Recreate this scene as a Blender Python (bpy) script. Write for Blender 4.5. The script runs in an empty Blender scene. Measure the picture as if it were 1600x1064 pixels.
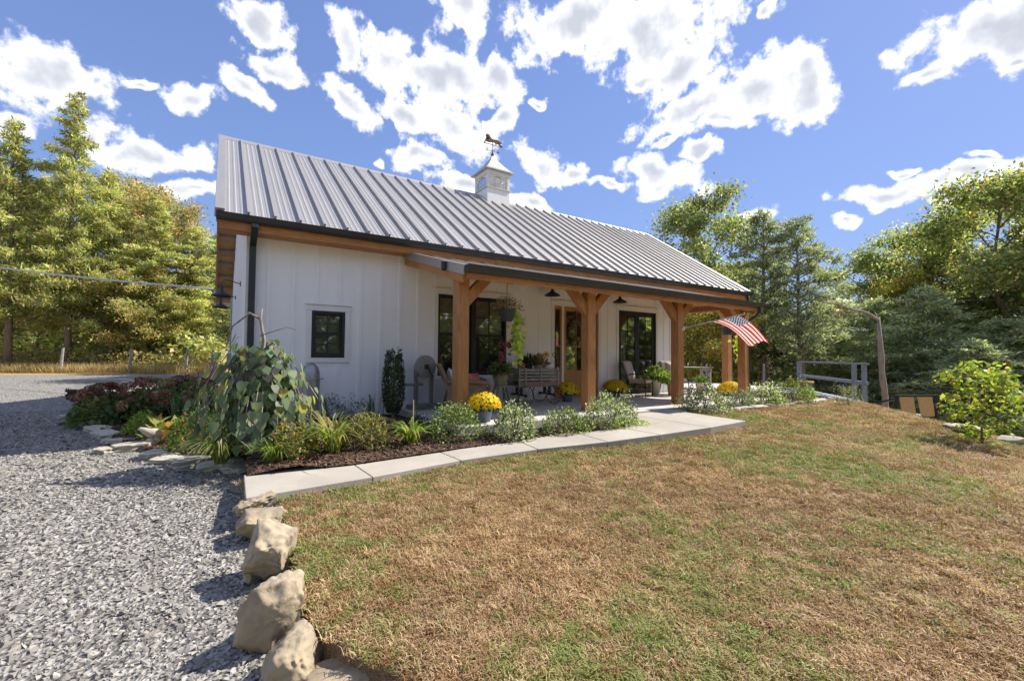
import bpy, bmesh, math, random
import numpy as np
from mathutils import Vector, Matrix, noise as mnoise
from mathutils.geometry import delaunay_2d_cdt

PI = math.pi
scene = bpy.context.scene
C = scene.collection

# ------------------------------------------------------------------ camera
CF, CX, CY, CZ, YAW, PITCH, ROLL = 702.66, -0.4251, -9.1644, 1.1036, 0.5812, 0.0334, 0.0083
cam_d = bpy.data.cameras.new('camera')
cam_d.sensor_width = 36.0
cam_d.lens = CF / 1600 * 36
cam_d.clip_start = 0.05
cam_d.clip_end = 3000
cam = bpy.data.objects.new('camera', cam_d)
C.objects.link(cam)
cam.matrix_world = (Matrix.Translation((CX, CY, CZ)) @ Matrix.Rotation(-YAW, 4, 'Z')
                    @ Matrix.Rotation(PI / 2 + PITCH, 4, 'X') @ Matrix.Rotation(ROLL, 4, 'Z'))
scene.camera = cam

# ------------------------------------------------------------------ light
SUN_AZ, SUN_EL = math.radians(99.5), math.radians(45)     # azimuth clockwise from +Y
sun_vec = Vector((math.sin(SUN_AZ) * math.cos(SUN_EL), math.cos(SUN_AZ) * math.cos(SUN_EL), math.sin(SUN_EL)))
sun_d = bpy.data.lights.new('sun', 'SUN')
sun_d.energy = 2.4
sun_d.angle = math.radians(0.5)
sun_d.color = (1.0, 0.93, 0.82)
sun = bpy.data.objects.new('sun', sun_d)
C.objects.link(sun)
sun.rotation_euler = sun_vec.to_track_quat('Z', 'Y').to_euler()
sun.location = (20, -5, 30)
scene.view_settings.view_transform = 'Standard'
scene.view_settings.look = 'None'
scene.view_settings.gamma = 1
scene.view_settings.exposure = 1.8
scene.view_settings.use_curve_mapping = False


def ray(u, v):
    a, b = (u - 800) / CF, (v - 532) / CF
    cr, sr = math.cos(-ROLL), math.sin(-ROLL)
    a, b = a * cr - b * sr, a * sr + b * cr
    cp, sp = math.cos(PITCH), math.sin(PITCH)
    t, dz = cp + b * sp, sp - b * cp
    c, s = math.cos(YAW), math.sin(YAW)
    return Vector((a * c + t * s, -a * s + t * c, dz))


# ------------------------------------------------------------------ world: sky with fair-weather cumulus
world = bpy.data.worlds.new('World')
scene.world = world
world.use_nodes = True
world.cycles.sampling_method = 'MANUAL'
world.cycles.sample_map_resolution = 256
wn = world.node_tree.nodes
wl = world.node_tree.links
wn.clear()


def wnode(t, **k):
    n = wn.new(t)
    for a, b in k.items():
        setattr(n, a, b)
    return n


sky = wnode('ShaderNodeTexSky', sky_type='NISHITA', sun_disc=False)
sky.sun_elevation = SUN_EL
sky.sun_rotation = SUN_AZ
sky.altitude = 300
sky.air_density = 0.8
sky.dust_density = 0.15
sky.ozone_density = 4.0
tc = wnode('ShaderNodeTexCoord')
sep = wnode('ShaderNodeSeparateXYZ')
wl.new(tc.outputs['Generated'], sep.inputs[0])


def wmath(op, a, b=None, c=None, clamp=False):
    n = wnode('ShaderNodeMath', operation=op, use_clamp=clamp)
    for i, x in enumerate((a, b, c)):
        if x is None:
            continue
        if isinstance(x, (int, float)):
            n.inputs[i].default_value = x
        else:
            wl.new(x, n.inputs[i])
    return n.outputs[0]


az = wmath('ARCTAN2', sep.outputs[0], sep.outputs[1])
el = wmath('ARCSINE', sep.outputs[2])
comb = wnode('ShaderNodeCombineXYZ')
wl.new(az, comb.inputs[0])
wl.new(el, comb.inputs[1])
# wavy, billowing edges: the azimuth/elevation position is pushed about by noise
nz1 = wnode('ShaderNodeTexNoise')
nz1.inputs['Scale'].default_value = 9
nz1.inputs['Detail'].default_value = 3
wl.new(comb.outputs[0], nz1.inputs['Vector'])
sub = wnode('ShaderNodeVectorMath', operation='SUBTRACT')
sub.inputs[1].default_value = (.5, .5, .5)
wl.new(nz1.outputs['Color'], sub.inputs[0])
scl = wnode('ShaderNodeVectorMath', operation='SCALE')
scl.inputs['Scale'].default_value = 0.10
wl.new(sub.outputs[0], scl.inputs[0])
addv = wnode('ShaderNodeVectorMath', operation='ADD')
wl.new(comb.outputs[0], addv.inputs[0])
wl.new(scl.outputs[0], addv.inputs[1])

# clouds: direction seen in the photograph -> azimuth / elevation, with half-widths
CLOUDS = [(60, 110, 150, 55, 12), (235, 238, 95, 30, -4), (305, 298, 68, 24, 0), (395, 32, 62, 30, 25), (430, 102, 48, 26, 20),
          (382, 140, 52, 24, 25), (305, 163, 46, 22, 28), (225, 125, 26, 9, 8), (548, 60, 36, 44, 40), (610, 105, 70, 40, 40), (690, 120, 92, 52, 8),
          (775, 128, 50, 34, 10), (545, 155, 46, 26, 30), (640, 180, 45, 24, 30), (715, 200, 70, 40, 25), (655, 245, 50, 26, 15), (725, 15, 55, 46, 20),
          (735, 292, 60, 18, 10), (825, 318, 38, 14, 5), (840, 262, 44, 30, 30), (893, 280, 17, 18, 0), (940, 292, 26, 10, 5), (780, 192, 30, 20, 0),
          (900, 35, 110, 56, -12), (1010, 45, 150, 62, -6), (1060, 100, 70, 40, -30), (1000, 112, 44, 20, 5), (1090, 170, 110, 36, -22), (1190, 130, 95, 50, -10), (1250, 140, 58, 60, 0),
          (1130, 195, 80, 24, -12), (1030, 275, 75, 30, 8), (1100, 240, 40, 12, -10), (1045, 228, 28, 9, -15), (845, 160, 14, 9, 0),
          (1530, 50, 110, 56, -25), (1600, 30, 120, 70, -10), (1445, 112, 32, 16, -20), (1590, 90, 26, 10, -10), (1370, 295, 85, 24, -8), (1500, 275, 105, 18, -12), (1455, 310, 22, 16, -10),
          (1310, 342, 28, 15, 0), (1160, 342, 40, 16, -20), (1398, 256, 28, 8, -8), (1540, 244, 30, 7, -12), (1205, 12, 16, 18, 0), (150, 205, 30, 24, 0), (10, 180, 40, 20, 0), (580, 245, 14, 12, 0), (1760, 160, 90, 40, -5), (-150, 150, 120, 50, 5), (-200, 330, 130, 30, 0)]
field = None
for (u, v, ru, rv, rot) in CLOUDS:
    d = ray(u, v).normalized()
    e0, a0 = math.asin(d.z), math.atan2(d.x, d.y)
    dr, dd = ray(u + 10, v).normalized(), ray(u, v - 10).normalized()
    ka = math.hypot(math.atan2(dr.x, dr.y) - a0, math.asin(dr.z) - e0) / 10
    kb = math.hypot(math.atan2(dd.x, dd.y) - a0, math.asin(dd.z) - e0) / 10
    tilt = math.atan2(math.asin(dr.z) - e0, math.atan2(dr.x, dr.y) - a0)
    m = wnode('ShaderNodeMapping', vector_type='TEXTURE')
    m.inputs['Location'].default_value = (a0, e0, 0)
    m.inputs['Rotation'].default_value = (0, 0, tilt - math.radians(rot))
    m.inputs['Scale'].default_value = (ru * ka * 1.45, rv * kb * 1.45, 1)
    wl.new(addv.outputs[0], m.inputs['Vector'])
    g = wnode('ShaderNodeTexGradient', gradient_type='SPHERICAL')
    wl.new(m.outputs[0], g.inputs['Vector'])
    field = g.outputs['Fac'] if field is None else wmath('MAXIMUM', field, g.outputs['Fac'])
# unseen rest of the sky: cumulus, cover raised for fill on the shaded wall
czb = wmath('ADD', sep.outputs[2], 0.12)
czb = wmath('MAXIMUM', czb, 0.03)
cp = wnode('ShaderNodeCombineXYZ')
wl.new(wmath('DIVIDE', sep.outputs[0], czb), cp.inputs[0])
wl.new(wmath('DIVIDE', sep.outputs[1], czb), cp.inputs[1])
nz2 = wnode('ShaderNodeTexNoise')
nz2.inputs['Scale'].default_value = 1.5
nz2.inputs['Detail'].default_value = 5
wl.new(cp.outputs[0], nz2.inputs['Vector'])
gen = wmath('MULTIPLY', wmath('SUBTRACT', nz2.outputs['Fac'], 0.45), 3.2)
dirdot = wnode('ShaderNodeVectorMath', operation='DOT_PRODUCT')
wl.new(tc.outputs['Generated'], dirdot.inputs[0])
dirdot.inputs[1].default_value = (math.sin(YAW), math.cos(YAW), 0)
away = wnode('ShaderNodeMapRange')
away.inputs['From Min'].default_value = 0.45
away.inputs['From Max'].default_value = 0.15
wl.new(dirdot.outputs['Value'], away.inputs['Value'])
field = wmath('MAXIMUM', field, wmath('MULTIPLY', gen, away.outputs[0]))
nz3 = wnode('ShaderNodeTexNoise')
nz3.inputs['Scale'].default_value = 20
nz3.inputs['Detail'].default_value = 9
nz3.inputs['Roughness'].default_value = 0.62
wl.new(comb.outputs[0], nz3.inputs['Vector'])
nz4 = wnode('ShaderNodeTexNoise')
nz4.inputs['Scale'].default_value = 10
nz4.inputs['Detail'].default_value = 4
wl.new(comb.outputs[0], nz4.inputs['Vector'])
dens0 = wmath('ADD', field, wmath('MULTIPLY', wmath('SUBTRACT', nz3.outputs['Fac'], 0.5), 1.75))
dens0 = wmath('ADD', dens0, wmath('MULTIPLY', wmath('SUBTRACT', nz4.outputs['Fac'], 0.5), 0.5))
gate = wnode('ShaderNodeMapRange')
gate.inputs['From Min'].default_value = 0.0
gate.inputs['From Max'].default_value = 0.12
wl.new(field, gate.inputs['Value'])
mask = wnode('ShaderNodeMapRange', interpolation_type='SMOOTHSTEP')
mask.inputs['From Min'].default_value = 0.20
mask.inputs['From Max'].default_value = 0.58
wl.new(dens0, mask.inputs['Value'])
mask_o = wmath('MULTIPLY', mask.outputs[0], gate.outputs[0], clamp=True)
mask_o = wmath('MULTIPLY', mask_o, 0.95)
core = wnode('ShaderNodeMapRange', interpolation_type='SMOOTHSTEP')
core.inputs['From Min'].default_value = 0.34
core.inputs['From Max'].default_value = 1.1
wl.new(wmath('ADD', wmath('ADD', field, wmath('MULTIPLY', wmath('SUBTRACT', nz4.outputs['Fac'], 0.5), 0.9)), wmath('MULTIPLY', wmath('SUBTRACT', nz3.outputs['Fac'], 0.5), 0.7)), core.inputs['Value'])
ccol = wnode('ShaderNodeMix', data_type='RGBA')
ccol.inputs[6].default_value = (3.5, 3.48, 3.46, 1)
ccol.inputs[7].default_value = (1.62, 1.69, 1.88, 1)
wl.new(core.outputs[0], ccol.inputs[0])
cmix = wnode('ShaderNodeMix', data_type='RGBA')
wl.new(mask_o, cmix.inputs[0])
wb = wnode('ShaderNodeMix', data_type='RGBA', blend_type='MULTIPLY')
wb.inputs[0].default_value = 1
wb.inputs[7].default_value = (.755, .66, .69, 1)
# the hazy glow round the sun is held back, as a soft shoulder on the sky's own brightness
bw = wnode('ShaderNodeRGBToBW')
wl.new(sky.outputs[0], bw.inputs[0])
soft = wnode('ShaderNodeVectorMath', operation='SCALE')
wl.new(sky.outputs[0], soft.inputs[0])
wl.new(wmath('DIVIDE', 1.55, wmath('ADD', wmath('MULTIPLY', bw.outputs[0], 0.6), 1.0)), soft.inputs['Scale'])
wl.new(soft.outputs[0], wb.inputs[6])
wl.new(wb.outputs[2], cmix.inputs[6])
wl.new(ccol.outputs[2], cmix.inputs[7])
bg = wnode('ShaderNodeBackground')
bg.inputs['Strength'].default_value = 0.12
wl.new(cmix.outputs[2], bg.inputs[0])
wo = wnode('ShaderNodeOutputWorld')
wl.new(bg.outputs[0], wo.inputs[0])

# ------------------------------------------------------------------ mesh helpers
def sm(t):
    t = min(1.0, max(0.0, t))
    return t * t * (3 - 2 * t)


def lerp(a, b, t):
    return a + (b - a) * t


class MB:
    """collects simple shapes; build() links them as one mesh object"""

    def __init__(self):
        self.v, self.f = [], []

    def add(self, vs, fs):
        o = len(self.v)
        self.v += [tuple(p) for p in vs]
        self.f += [tuple(i + o for i in q) for q in fs]
        return self

    def box(self, x0, x1, y0, y1, z0, z1):
        vs = [(x, y, z) for z in (z0, z1) for y in (y0, y1) for x in (x0, x1)]
        return self.add(vs, [(0, 2, 3, 1), (4, 5, 7, 6), (0, 1, 5, 4), (2, 6, 7, 3), (0, 4, 6, 2), (1, 3, 7, 5)])

    def bar(self, a, b, w, h, up=(0, 0, 1)):
        """beam from a to b, w across and h along 'up'"""
        a, b, up = Vector(a), Vector(b), Vector(up)
        d = (b - a).normalized()
        s = d.cross(up)
        if s.length < 1e-4:
            s = d.cross(Vector((1, 0, 0)))
        s.normalize()
        t = s.cross(d).normalized()
        s, t = s * w / 2, t * h / 2
        vs = [a - s - t, a + s - t, a - s + t, a + s + t, b - s - t, b + s - t, b - s + t, b + s + t]
        return self.add(vs, [(0, 2, 3, 1), (4, 5, 7, 6), (0, 1, 5, 4), (2, 6, 7, 3), (0, 4, 6, 2), (1, 3, 7, 5)])

    def tube(self, pts, rads, n=8, cap=True):
        pts = [Vector(p) for p in pts]
        if isinstance(rads, (int, float)):
            rads = [rads] * len(pts)
        vs, fs = [], []
        ref = Vector((0, 0, 1))
        d0 = (pts[1] - pts[0]).normalized()
        if abs(d0.z) > .9:
            ref = Vector((1, 0, 0))
        prev = None
        for i, p in enumerate(pts):
            d = (pts[min(i + 1, len(pts) - 1)] - pts[max(i - 1, 0)]).normalized()
            if prev is None:
                s = d.cross(ref).normalized()
            else:
                s = (prev - d * prev.dot(d))
                s = s.normalized() if s.length > 1e-6 else d.orthogonal().normalized()
            prev = s
            t = d.cross(s)
            for k in range(n):
                a = 2 * PI * k / n
                vs.append(p + (s * math.cos(a) + t * math.sin(a)) * rads[i])
        for i in range(len(pts) - 1):
            for k in range(n):
                k2 = (k + 1) % n
                fs.append((i * n + k, i * n + k2, (i + 1) * n + k2, (i + 1) * n + k))
        if cap:
            fs.append(tuple(range(n - 1, -1, -1)))
            fs.append(tuple((len(pts) - 1) * n + k for k in range(n)))
        return self.add(vs, fs)

    def lathe(self, prof, n=20, c=(0, 0, 0)):
        vs, fs = [], []
        for r, z in prof:
            for k in range(n):
                a = 2 * PI * k / n
                vs.append((c[0] + r * math.cos(a), c[1] + r * math.sin(a), c[2] + z))
        for i in range(len(prof) - 1):
            for k in range(n):
                k2 = (k + 1) % n
                fs.append((i * n + k, i * n + k2, (i + 1) * n + k2, (i + 1) * n + k))
        return self.add(vs, fs)

    def prism(self, poly, plane, lo, hi):
        """2-D outline in 'xz', 'yz' or 'xy', extruded along the third axis"""
        f = {'xz': lambda p, t: (p[0], t, p[1]), 'yz': lambda p, t: (t, p[0], p[1]), 'xy': lambda p, t: (p[0], p[1], t)}[plane]
        n = len(poly)
        vs = [f(p, lo) for p in poly] + [f(p, hi) for p in poly]
        fs = [tuple(range(n)), tuple(range(2 * n - 1, n - 1, -1))]
        fs += [(i, (i + 1) % n, n + (i + 1) % n, n + i) for i in range(n)]
        return self.add(vs, fs)

    def ring(self, c, r, rt, axis='y', n=24, m=6):
        pts = []
        for k in range(n + 1):
            a = 2 * PI * k / n
            x, z = r * math.cos(a), r * math.sin(a)
            pts.append({'y': (c[0] + x, c[1], c[2] + z), 'x': (c[0], c[1] + x, c[2] + z), 'z': (c[0] + x, c[1] + z, c[2])}[axis])
        return self.tube(pts, rt, m, cap=False)

    def build(self, name, mat, parent=None, smooth=False, bevel=0, fixn=True):
        me = bpy.data.meshes.new(name)
        me.from_pydata(self.v, [], self.f)
        if fixn:
            bm = bmesh.new()
            bm.from_mesh(me)
            bmesh.ops.recalc_face_normals(bm, faces=bm.faces)
            bm.to_mesh(me)
            bm.free()
        me.materials.append(mat)
        if smooth:
            me.polygons.foreach_set('use_smooth', [True] * len(me.polygons))
        o = bpy.data.objects.new(name, me)
        C.objects.link(o)
        if parent:
            o.parent = parent
        if bevel:
            b = o.modifiers.new('bevel', 'BEVEL')
            b.width = bevel
            b.segments = 2
            b.limit_method = 'ANGLE'
        return o


def tag(o, label=None, cat=None, group=None, kind=None):
    for k, x in (('label', label), ('category', cat), ('group', group), ('kind', kind)):
        if x:
            o[k] = x
    return o


def thing(name, label, cat, loc=(0, 0, 0), rz=0, group=None):
    o = bpy.data.objects.new(name, None)
    o.empty_display_size = .1
    C.objects.link(o)
    o.location = loc
    o.rotation_euler = (0, 0, rz)
    return tag(o, label, cat, group)


def share(name, src, parent, loc=(0, 0, 0), rot=(0, 0, 0), scale=(1, 1, 1)):
    """another object on the same mesh"""
    o = src.copy()
    o.name = name
    C.objects.link(o)
    o.parent = parent
    o.location, o.rotation_euler, o.scale = loc, rot, scale
    return o


def copy_tree(o, label, loc, rz=0, scale=None):
    r = o.copy()
    C.objects.link(r)
    r['label'] = label
    r.location, r.rotation_euler = loc, (0, 0, rz)
    if scale:
        r.scale = scale if isinstance(scale, tuple) else (scale,) * 3
    for ch in o.children:
        c = ch.copy()
        C.objects.link(c)
        c.parent = r
        for g in ch.children:
            d = g.copy()
            C.objects.link(d)
            d.parent = c
    return r


# ------------------------------------------------------------------ materials
def mat(name, cols, scale=6, rough=.7, bump=0, bscale=None, stretch=(1, 1, 1), metal=0, detail=5, spec=.4, big=None, rnd=0, coords='Object'):
    """cols: colours along a noise ramp; big=(colour, scale, amount): larger blotches on top; rnd: brightness change per object"""
    m = bpy.data.materials.new(name)
    m.use_nodes = True
    nt = m.node_tree
    n, l = nt.nodes, nt.links
    b = n['Principled BSDF']
    b.inputs['Roughness'].default_value = rough
    b.inputs['Metallic'].default_value = metal
    b.inputs['Specular IOR Level'].default_value = spec
    t = n.new('ShaderNodeTexCoord')
    mp = n.new('ShaderNodeMapping')
    mp.inputs['Scale'].default_value = stretch
    l.new(t.outputs[coords], mp.inputs[0])
    nz = n.new('ShaderNodeTexNoise')
    nz.inputs['Scale'].default_value = scale
    nz.inputs['Detail'].default_value = detail
    nz.inputs['Roughness'].default_value = .6
    l.new(mp.outputs[0], nz.inputs['Vector'])
    rp = n.new('ShaderNodeValToRGB')
    el_ = rp.color_ramp.elements
    while len(el_) < len(cols):
        el_.new(.5)
    for i, c in enumerate(cols):
        el_[i].position = .28 + .44 * i / max(1, len(cols) - 1)
        el_[i].color = (*c, 1)
    l.new(nz.outputs['Fac'], rp.inputs[0])
    col = rp.outputs[0]
    if big:
        nb = n.new('ShaderNodeTexNoise')
        nb.inputs['Scale'].default_value = big[1]
        nb.inputs['Detail'].default_value = 3
        l.new(t.outputs[coords], nb.inputs['Vector'])
        mr = n.new('ShaderNodeMapRange')
        mr.inputs['From Min'].default_value = .42
        mr.inputs['From Max'].default_value = .68
        mr.inputs['To Max'].default_value = big[2]
        l.new(nb.outputs['Fac'], mr.inputs['Value'])
        mx = n.new('ShaderNodeMix')
        mx.data_type = 'RGBA'
        l.new(mr.outputs[0], mx.inputs[0])
        l.new(col, mx.inputs[6])
        mx.inputs[7].default_value = (*big[0], 1)
        col = mx.outputs[2]
    if rnd:
        oi = n.new('ShaderNodeObjectInfo')
        mr2 = n.new('ShaderNodeMapRange')
        mr2.inputs['To Min'].default_value = 1 - rnd
        mr2.inputs['To Max'].default_value = 1 + rnd
        l.new(oi.outputs['Random'], mr2.inputs['Value'])
        hs = n.new('ShaderNodeHueSaturation')
        l.new(mr2.outputs[0], hs.inputs['Value'])
        l.new(col, hs.inputs['Color'])
        col = hs.outputs[0]
    l.new(col, b.inputs['Base Color'])
    if bump:
        nb2 = n.new('ShaderNodeTexNoise')
        nb2.inputs['Scale'].default_value = bscale or scale * 3
        nb2.inputs['Detail'].default_value = 6
        l.new(mp.outputs[0], nb2.inputs['Vector'])
        bp = n.new('ShaderNodeBump')
        bp.inputs['Strength'].default_value = bump
        bp.inputs['Distance'].default_value = .02
        l.new(nb2.outputs['Fac'], bp.inputs['Height'])
        l.new(bp.outputs[0], b.inputs['Normal'])
    return m


def leaf_mat(name, trans=.35, rough=.5, inst=False, spec=.3):
    """foliage: colour of every leaf comes from its own 'tint'; light passes through the blade"""
    m = bpy.data.materials.new(name)
    m.use_nodes = True
    nt = m.node_tree
    n, l = nt.nodes, nt.links
    b = n['Principled BSDF']
    b.inputs['Roughness'].default_value = rough
    b.inputs['Specular IOR Level'].default_value = spec
    a = n.new('ShaderNodeAttribute')
    a.attribute_name = 'tint'
    if inst:
        a.attribute_type = 'INSTANCER'
    l.new(a.outputs['Color'], b.inputs['Base Color'])
    if trans:
        tr = n.new('ShaderNodeBsdfTranslucent')
        br = n.new('ShaderNodeMix')
        br.data_type = 'RGBA'
        br.blend_type = 'MULTIPLY'
        br.inputs[0].default_value = 1
        br.inputs[7].default_value = (1.25, 1.35, .7, 1)
        l.new(a.outputs['Color'], br.inputs[6])
        l.new(br.outputs[2], tr.inputs[0])
        mx = n.new('ShaderNodeMixShader')
        mx.inputs[0].default_value = trans
        l.new(b.outputs[0], mx.inputs[1])
        l.new(tr.outputs[0], mx.inputs[2])
        l.new(mx.outputs[0], n['Material Output'].inputs[0])
    return m


def glass_mat(name, tint=(.75, .8, .78), rough=.02, refl=.14):
    m = bpy.data.materials.new(name)
    m.use_nodes = True
    n, l = m.node_tree.nodes, m.node_tree.links
    n.remove(n['Principled BSDF'])
    tr = n.new('ShaderNodeBsdfTransparent')
    tr.inputs[0].default_value = (*tint, 1)
    gl = n.new('ShaderNodeBsdfGlossy')
    gl.inputs['Roughness'].default_value = rough
    fr = n.new('ShaderNodeLayerWeight')
    fr.inputs[0].default_value = .35
    ad = n.new('ShaderNodeMath')
    ad.operation = 'ADD'
    ad.use_clamp = True
    ad.inputs[1].default_value = refl
    l.new(fr.outputs['Fresnel'], ad.inputs[0])
    mx = n.new('ShaderNodeMixShader')
    l.new(ad.outputs[0], mx.inputs[0])
    l.new(tr.outputs[0], mx.inputs[1])
    l.new(gl.outputs[0], mx.inputs[2])
    l.new(mx.outputs[0], n['Material Output'].inputs[0])
    return m


W_ = {}
W_['white'] = mat('white_paint', [(.86, .86, .86), (.90, .90, .90)], 2.2, .55, .05, 60)
W_['trim'] = mat('white_trim', [(.74, .74, .73), (.80, .80, .78)], 3, .5)
W_['cedar'] = mat('cedar_timber', [(.27, .115, .035), (.42, .19, .065), (.50, .245, .095)], 5, .55, .25, 18, (6, 6, .7), big=((.28, .125, .045), 1.6, .45), rnd=.08)
W_['cedarx'] = mat('cedar_board', [(.30, .125, .035), (.46, .205, .065), (.54, .26, .095)], 5, .55, .25, 18, (.7, 6, 6), big=((.30, .13, .045), 1.4, .5), rnd=.1)
W_['lumber'] = mat('pine_lumber', [(.42, .24, .10), (.58, .37, .18)], 5, .65, .2, 16, (6, 1, 6), rnd=.12)
W_['greywood'] = mat('weathered_wood', [(.16, .145, .125), (.30, .275, .24), (.38, .35, .31)], 6, .85, .5, 22, (1.2, 7, 7), rnd=.15)
W_['roof'] = mat('painted_steel_roof', [(.46, .44, .415), (.52, .50, .47)], 1.2, .46, .03, 30, (3, .6, 1), metal=.65, spec=.5, big=((.42, .395, .36), .8, .35), rnd=.05)
W_['bronze'] = mat('dark_bronze_metal', [(.018, .020, .024), (.03, .033, .038)], 3, .42, spec=.5)
W_['frame'] = mat('black_window_frame', [(.014, .016, .019), (.022, .024, .028)], 3, .45)
W_['iron'] = mat('wrought_iron', [(.02, .018, .016), (.05, .04, .032)], 14, .55)
W_['rust'] = mat('rusty_copper', [(.05, .022, .012), (.13, .055, .028), (.10, .075, .05)], 9, .7, .3)
W_['concrete'] = mat('broom_concrete', [(.36, .33, .285), (.43, .395, .345)], 3.2, .85, .25, 90, (1, 1, 1), big=((.31, .28, .235), .9, .6), rnd=.05)
W_['slab'] = mat('porch_concrete', [(.48, .45, .41), (.56, .53, .49)], 2.5, .8, .15, 70, big=((.42, .39, .35), .9, .5))
W_['dooroak'] = mat('stained_fir_door', [(.36, .16, .045), (.50, .25, .08)], 6, .4, .08, 20, (6, 6, .6))
W_['glass'] = glass_mat('window_glass')
W_['blind'] = mat('pale_roller_blind', [(.42, .44, .38), (.5, .52, .46)], 2, .9)
W_['screen'] = mat('insect_screen', [(.03, .032, .036), (.045, .047, .05)], 3, .8)
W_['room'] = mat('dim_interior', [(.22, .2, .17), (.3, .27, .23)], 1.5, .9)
W_['limestone'] = mat('limestone_boulder', [(.17, .135, .095), (.33, .275, .20), (.47, .41, .31)], 4.5, .9, .8, 11, big=((.40, .30, .17), 1.8, .55), rnd=.1, detail=9)
W_['flag'] = mat('flagstone', [(.36, .33, .27), (.50, .47, .40)], 3, .9, .6, 14, big=((.34, .29, .21), 1.7, .6), rnd=.14, detail=8)
W_['bark'] = mat('tree_bark', [(.10, .075, .055), (.21, .165, .125), (.29, .24, .19)], 5, .95, .8, 12, (4, 4, .7))
W_['barkgrey'] = mat('grey_bark', [(.14, .115, .10), (.27, .235, .21), (.36, .32, .29)], 5, .95, .8, 12, (4, 4, .6))
W_['leaf'] = leaf_mat('leaf_blade', .48)
W_['needle'] = leaf_mat('cedar_spray', .5, .6)
W_['petal'] = leaf_mat('flower_petal', .25, .6)
W_['blade'] = leaf_mat('grass_blade', .25, .65, inst=True)
W_['pebble'] = leaf_mat('crushed_stone', 0, .9, inst=True)
W_['bluepot'] = mat('blue_grey_plastic_pot', [(.12, .16, .24), (.16, .20, .29)], 4, .5)
W_['blackpot'] = mat('dark_pot', [(.03, .034, .042), (.05, .055, .065)], 5, .6)
W_['terracotta'] = mat('terracotta', [(.38, .14, .065), (.48, .20, .10)], 6, .85)
W_['cream'] = mat('cream_ceramic', [(.55, .50, .36), (.62, .57, .43)], 5, .5)
W_['wicker'] = mat('brown_wicker', [(.17, .11, .065), (.30, .205, .125)], 40, .75, .6, 70, (1, 1, 2))
W_['galv'] = mat('galvanised_tin', [(.28, .29, .29), (.46, .47, .47)], 7, .45, metal=.6, big=((.22, .21, .19), 3, .5))
W_['stone_grind'] = mat('grindstone', [(.27, .265, .25), (.37, .36, .34)], 10, .95, .4)
W_['cushion'] = mat('tan_cushion', [(.46, .36, .25), (.54, .43, .31)], 9, .95, .2, 60)
W_['cushion2'] = mat('taupe_pillow', [(.44, .40, .36), (.52, .48, .43)], 9, .95, .2, 60)
W_['redpaint'] = mat('faded_red_paint', [(.27, .055, .045), (.40, .11, .09)], 9, .6, rnd=.1)
W_['rosepaint'] = mat('chalky_rose_paint', [(.50, .33, .30), (.58, .42, .38)], 9, .6)
W_['deckpaint'] = mat('blue_grey_deck_paint', [(.19, .22, .27), (.26, .29, .34)], 6, .7, .2, 20, rnd=.1)
W_['fur'] = mat('black_fur', [(.006, .006, .006), (.014, .013, .012)], 30, .8, .4, 60)
W_['cable'] = mat('pale_service_cable', [(.42, .42, .42), (.52, .52, .52)], 5, .6)
W_['sling'] = mat('tan_sling_fabric', [(.40, .27, .13), (.48, .34, .18)], 12, .9, .2, 80)

# ------------------------------------------------------------------ terrain
def z_gravel(x, y):
    return lerp(-.58, -.36, sm((y + 8.5) / 7.5)) + .34 * sm((y - 3) / 13) + .012 * mnoise.noise((x * .5, y * .5, 3))


def z_lawn(x, y):
    k = max(0, -4.2 - y)
    z = lerp(-.265, -.085, sm((x - 2) / 6)) - .045 * k - .11 * k * sm((x - 4) / 8)
    r = x - (14.3 + .42 * min(0, y + 3))
    if r > 0:
        z -= min(.16 * r * r, .42 * r - .1) if r > .8 else .16 * r * r
    return z + .018 * mnoise.noise((x * .8, y * .8, 1)) + .008 * mnoise.noise((x * 2.3, y * 2.3, 5))


def z_bed(x, y):
    if x < .4:
        return lerp(-.15, z_gravel(x, y) + .05, sm((.4 - x) / 1.6))
    return -.14 + .05 * max(-1.2, min(0, y + 2.6)) * sm((6 - x) / 4)


def z_base(x, y):
    z = -.72
    z = lerp(z, -.06, sm((y - 8) / 10))
    z = lerp(z, -.06 - .3 * sm((-y) / 30), sm((-x - 12) / 12))
    z = lerp(z, -2.6, sm((x - 14.5) / 7) * sm((14 - y) / 14))
    z = lerp(z, -1.2, sm((x - 20) / 30) * sm((y - 5) / 30))
    return z + .06 * mnoise.noise((x * .15, y * .15, 0)) - .0 * x


def hit(u, v, zf, it=30):
    """the point where a direction in the photograph meets a ground surface"""
    r = ray(u, v)
    z = -.3
    p = None
    for _ in range(it):
        k = (z - CZ) / r.z
        p = Vector((CX, CY, CZ)) + r * k
        z = .5 * z + .5 * zf(p.x, p.y)
    p.z = zf(p.x, p.y)
    return p


def on_y(u, v, y):
    r = ray(u, v)
    return Vector((CX, CY, CZ)) + r * ((y - CY) / r.y)


def at_depth(u, v, d):
    r = ray(u, v)
    return Vector((CX, CY, CZ)) + r * d


def inside(p, poly):
    x, y = p
    c = False
    n = len(poly)
    for i in range(n):
        x1, y1 = poly[i]
        x2, y2 = poly[i - 1]
        if (y1 > y) != (y2 > y) and x < (x2 - x1) * (y - y1) / (y2 - y1) + x1:
            c = not c
    return c


def dense(poly, step):
    out = []
    for i in range(len(poly)):
        a, b = Vector(poly[i]), Vector(poly[(i + 1) % len(poly)])
        k = max(1, int((b - a).length / step))
        out += [tuple(a.lerp(b, t / k)) for t in range(k)]
    return out


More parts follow.
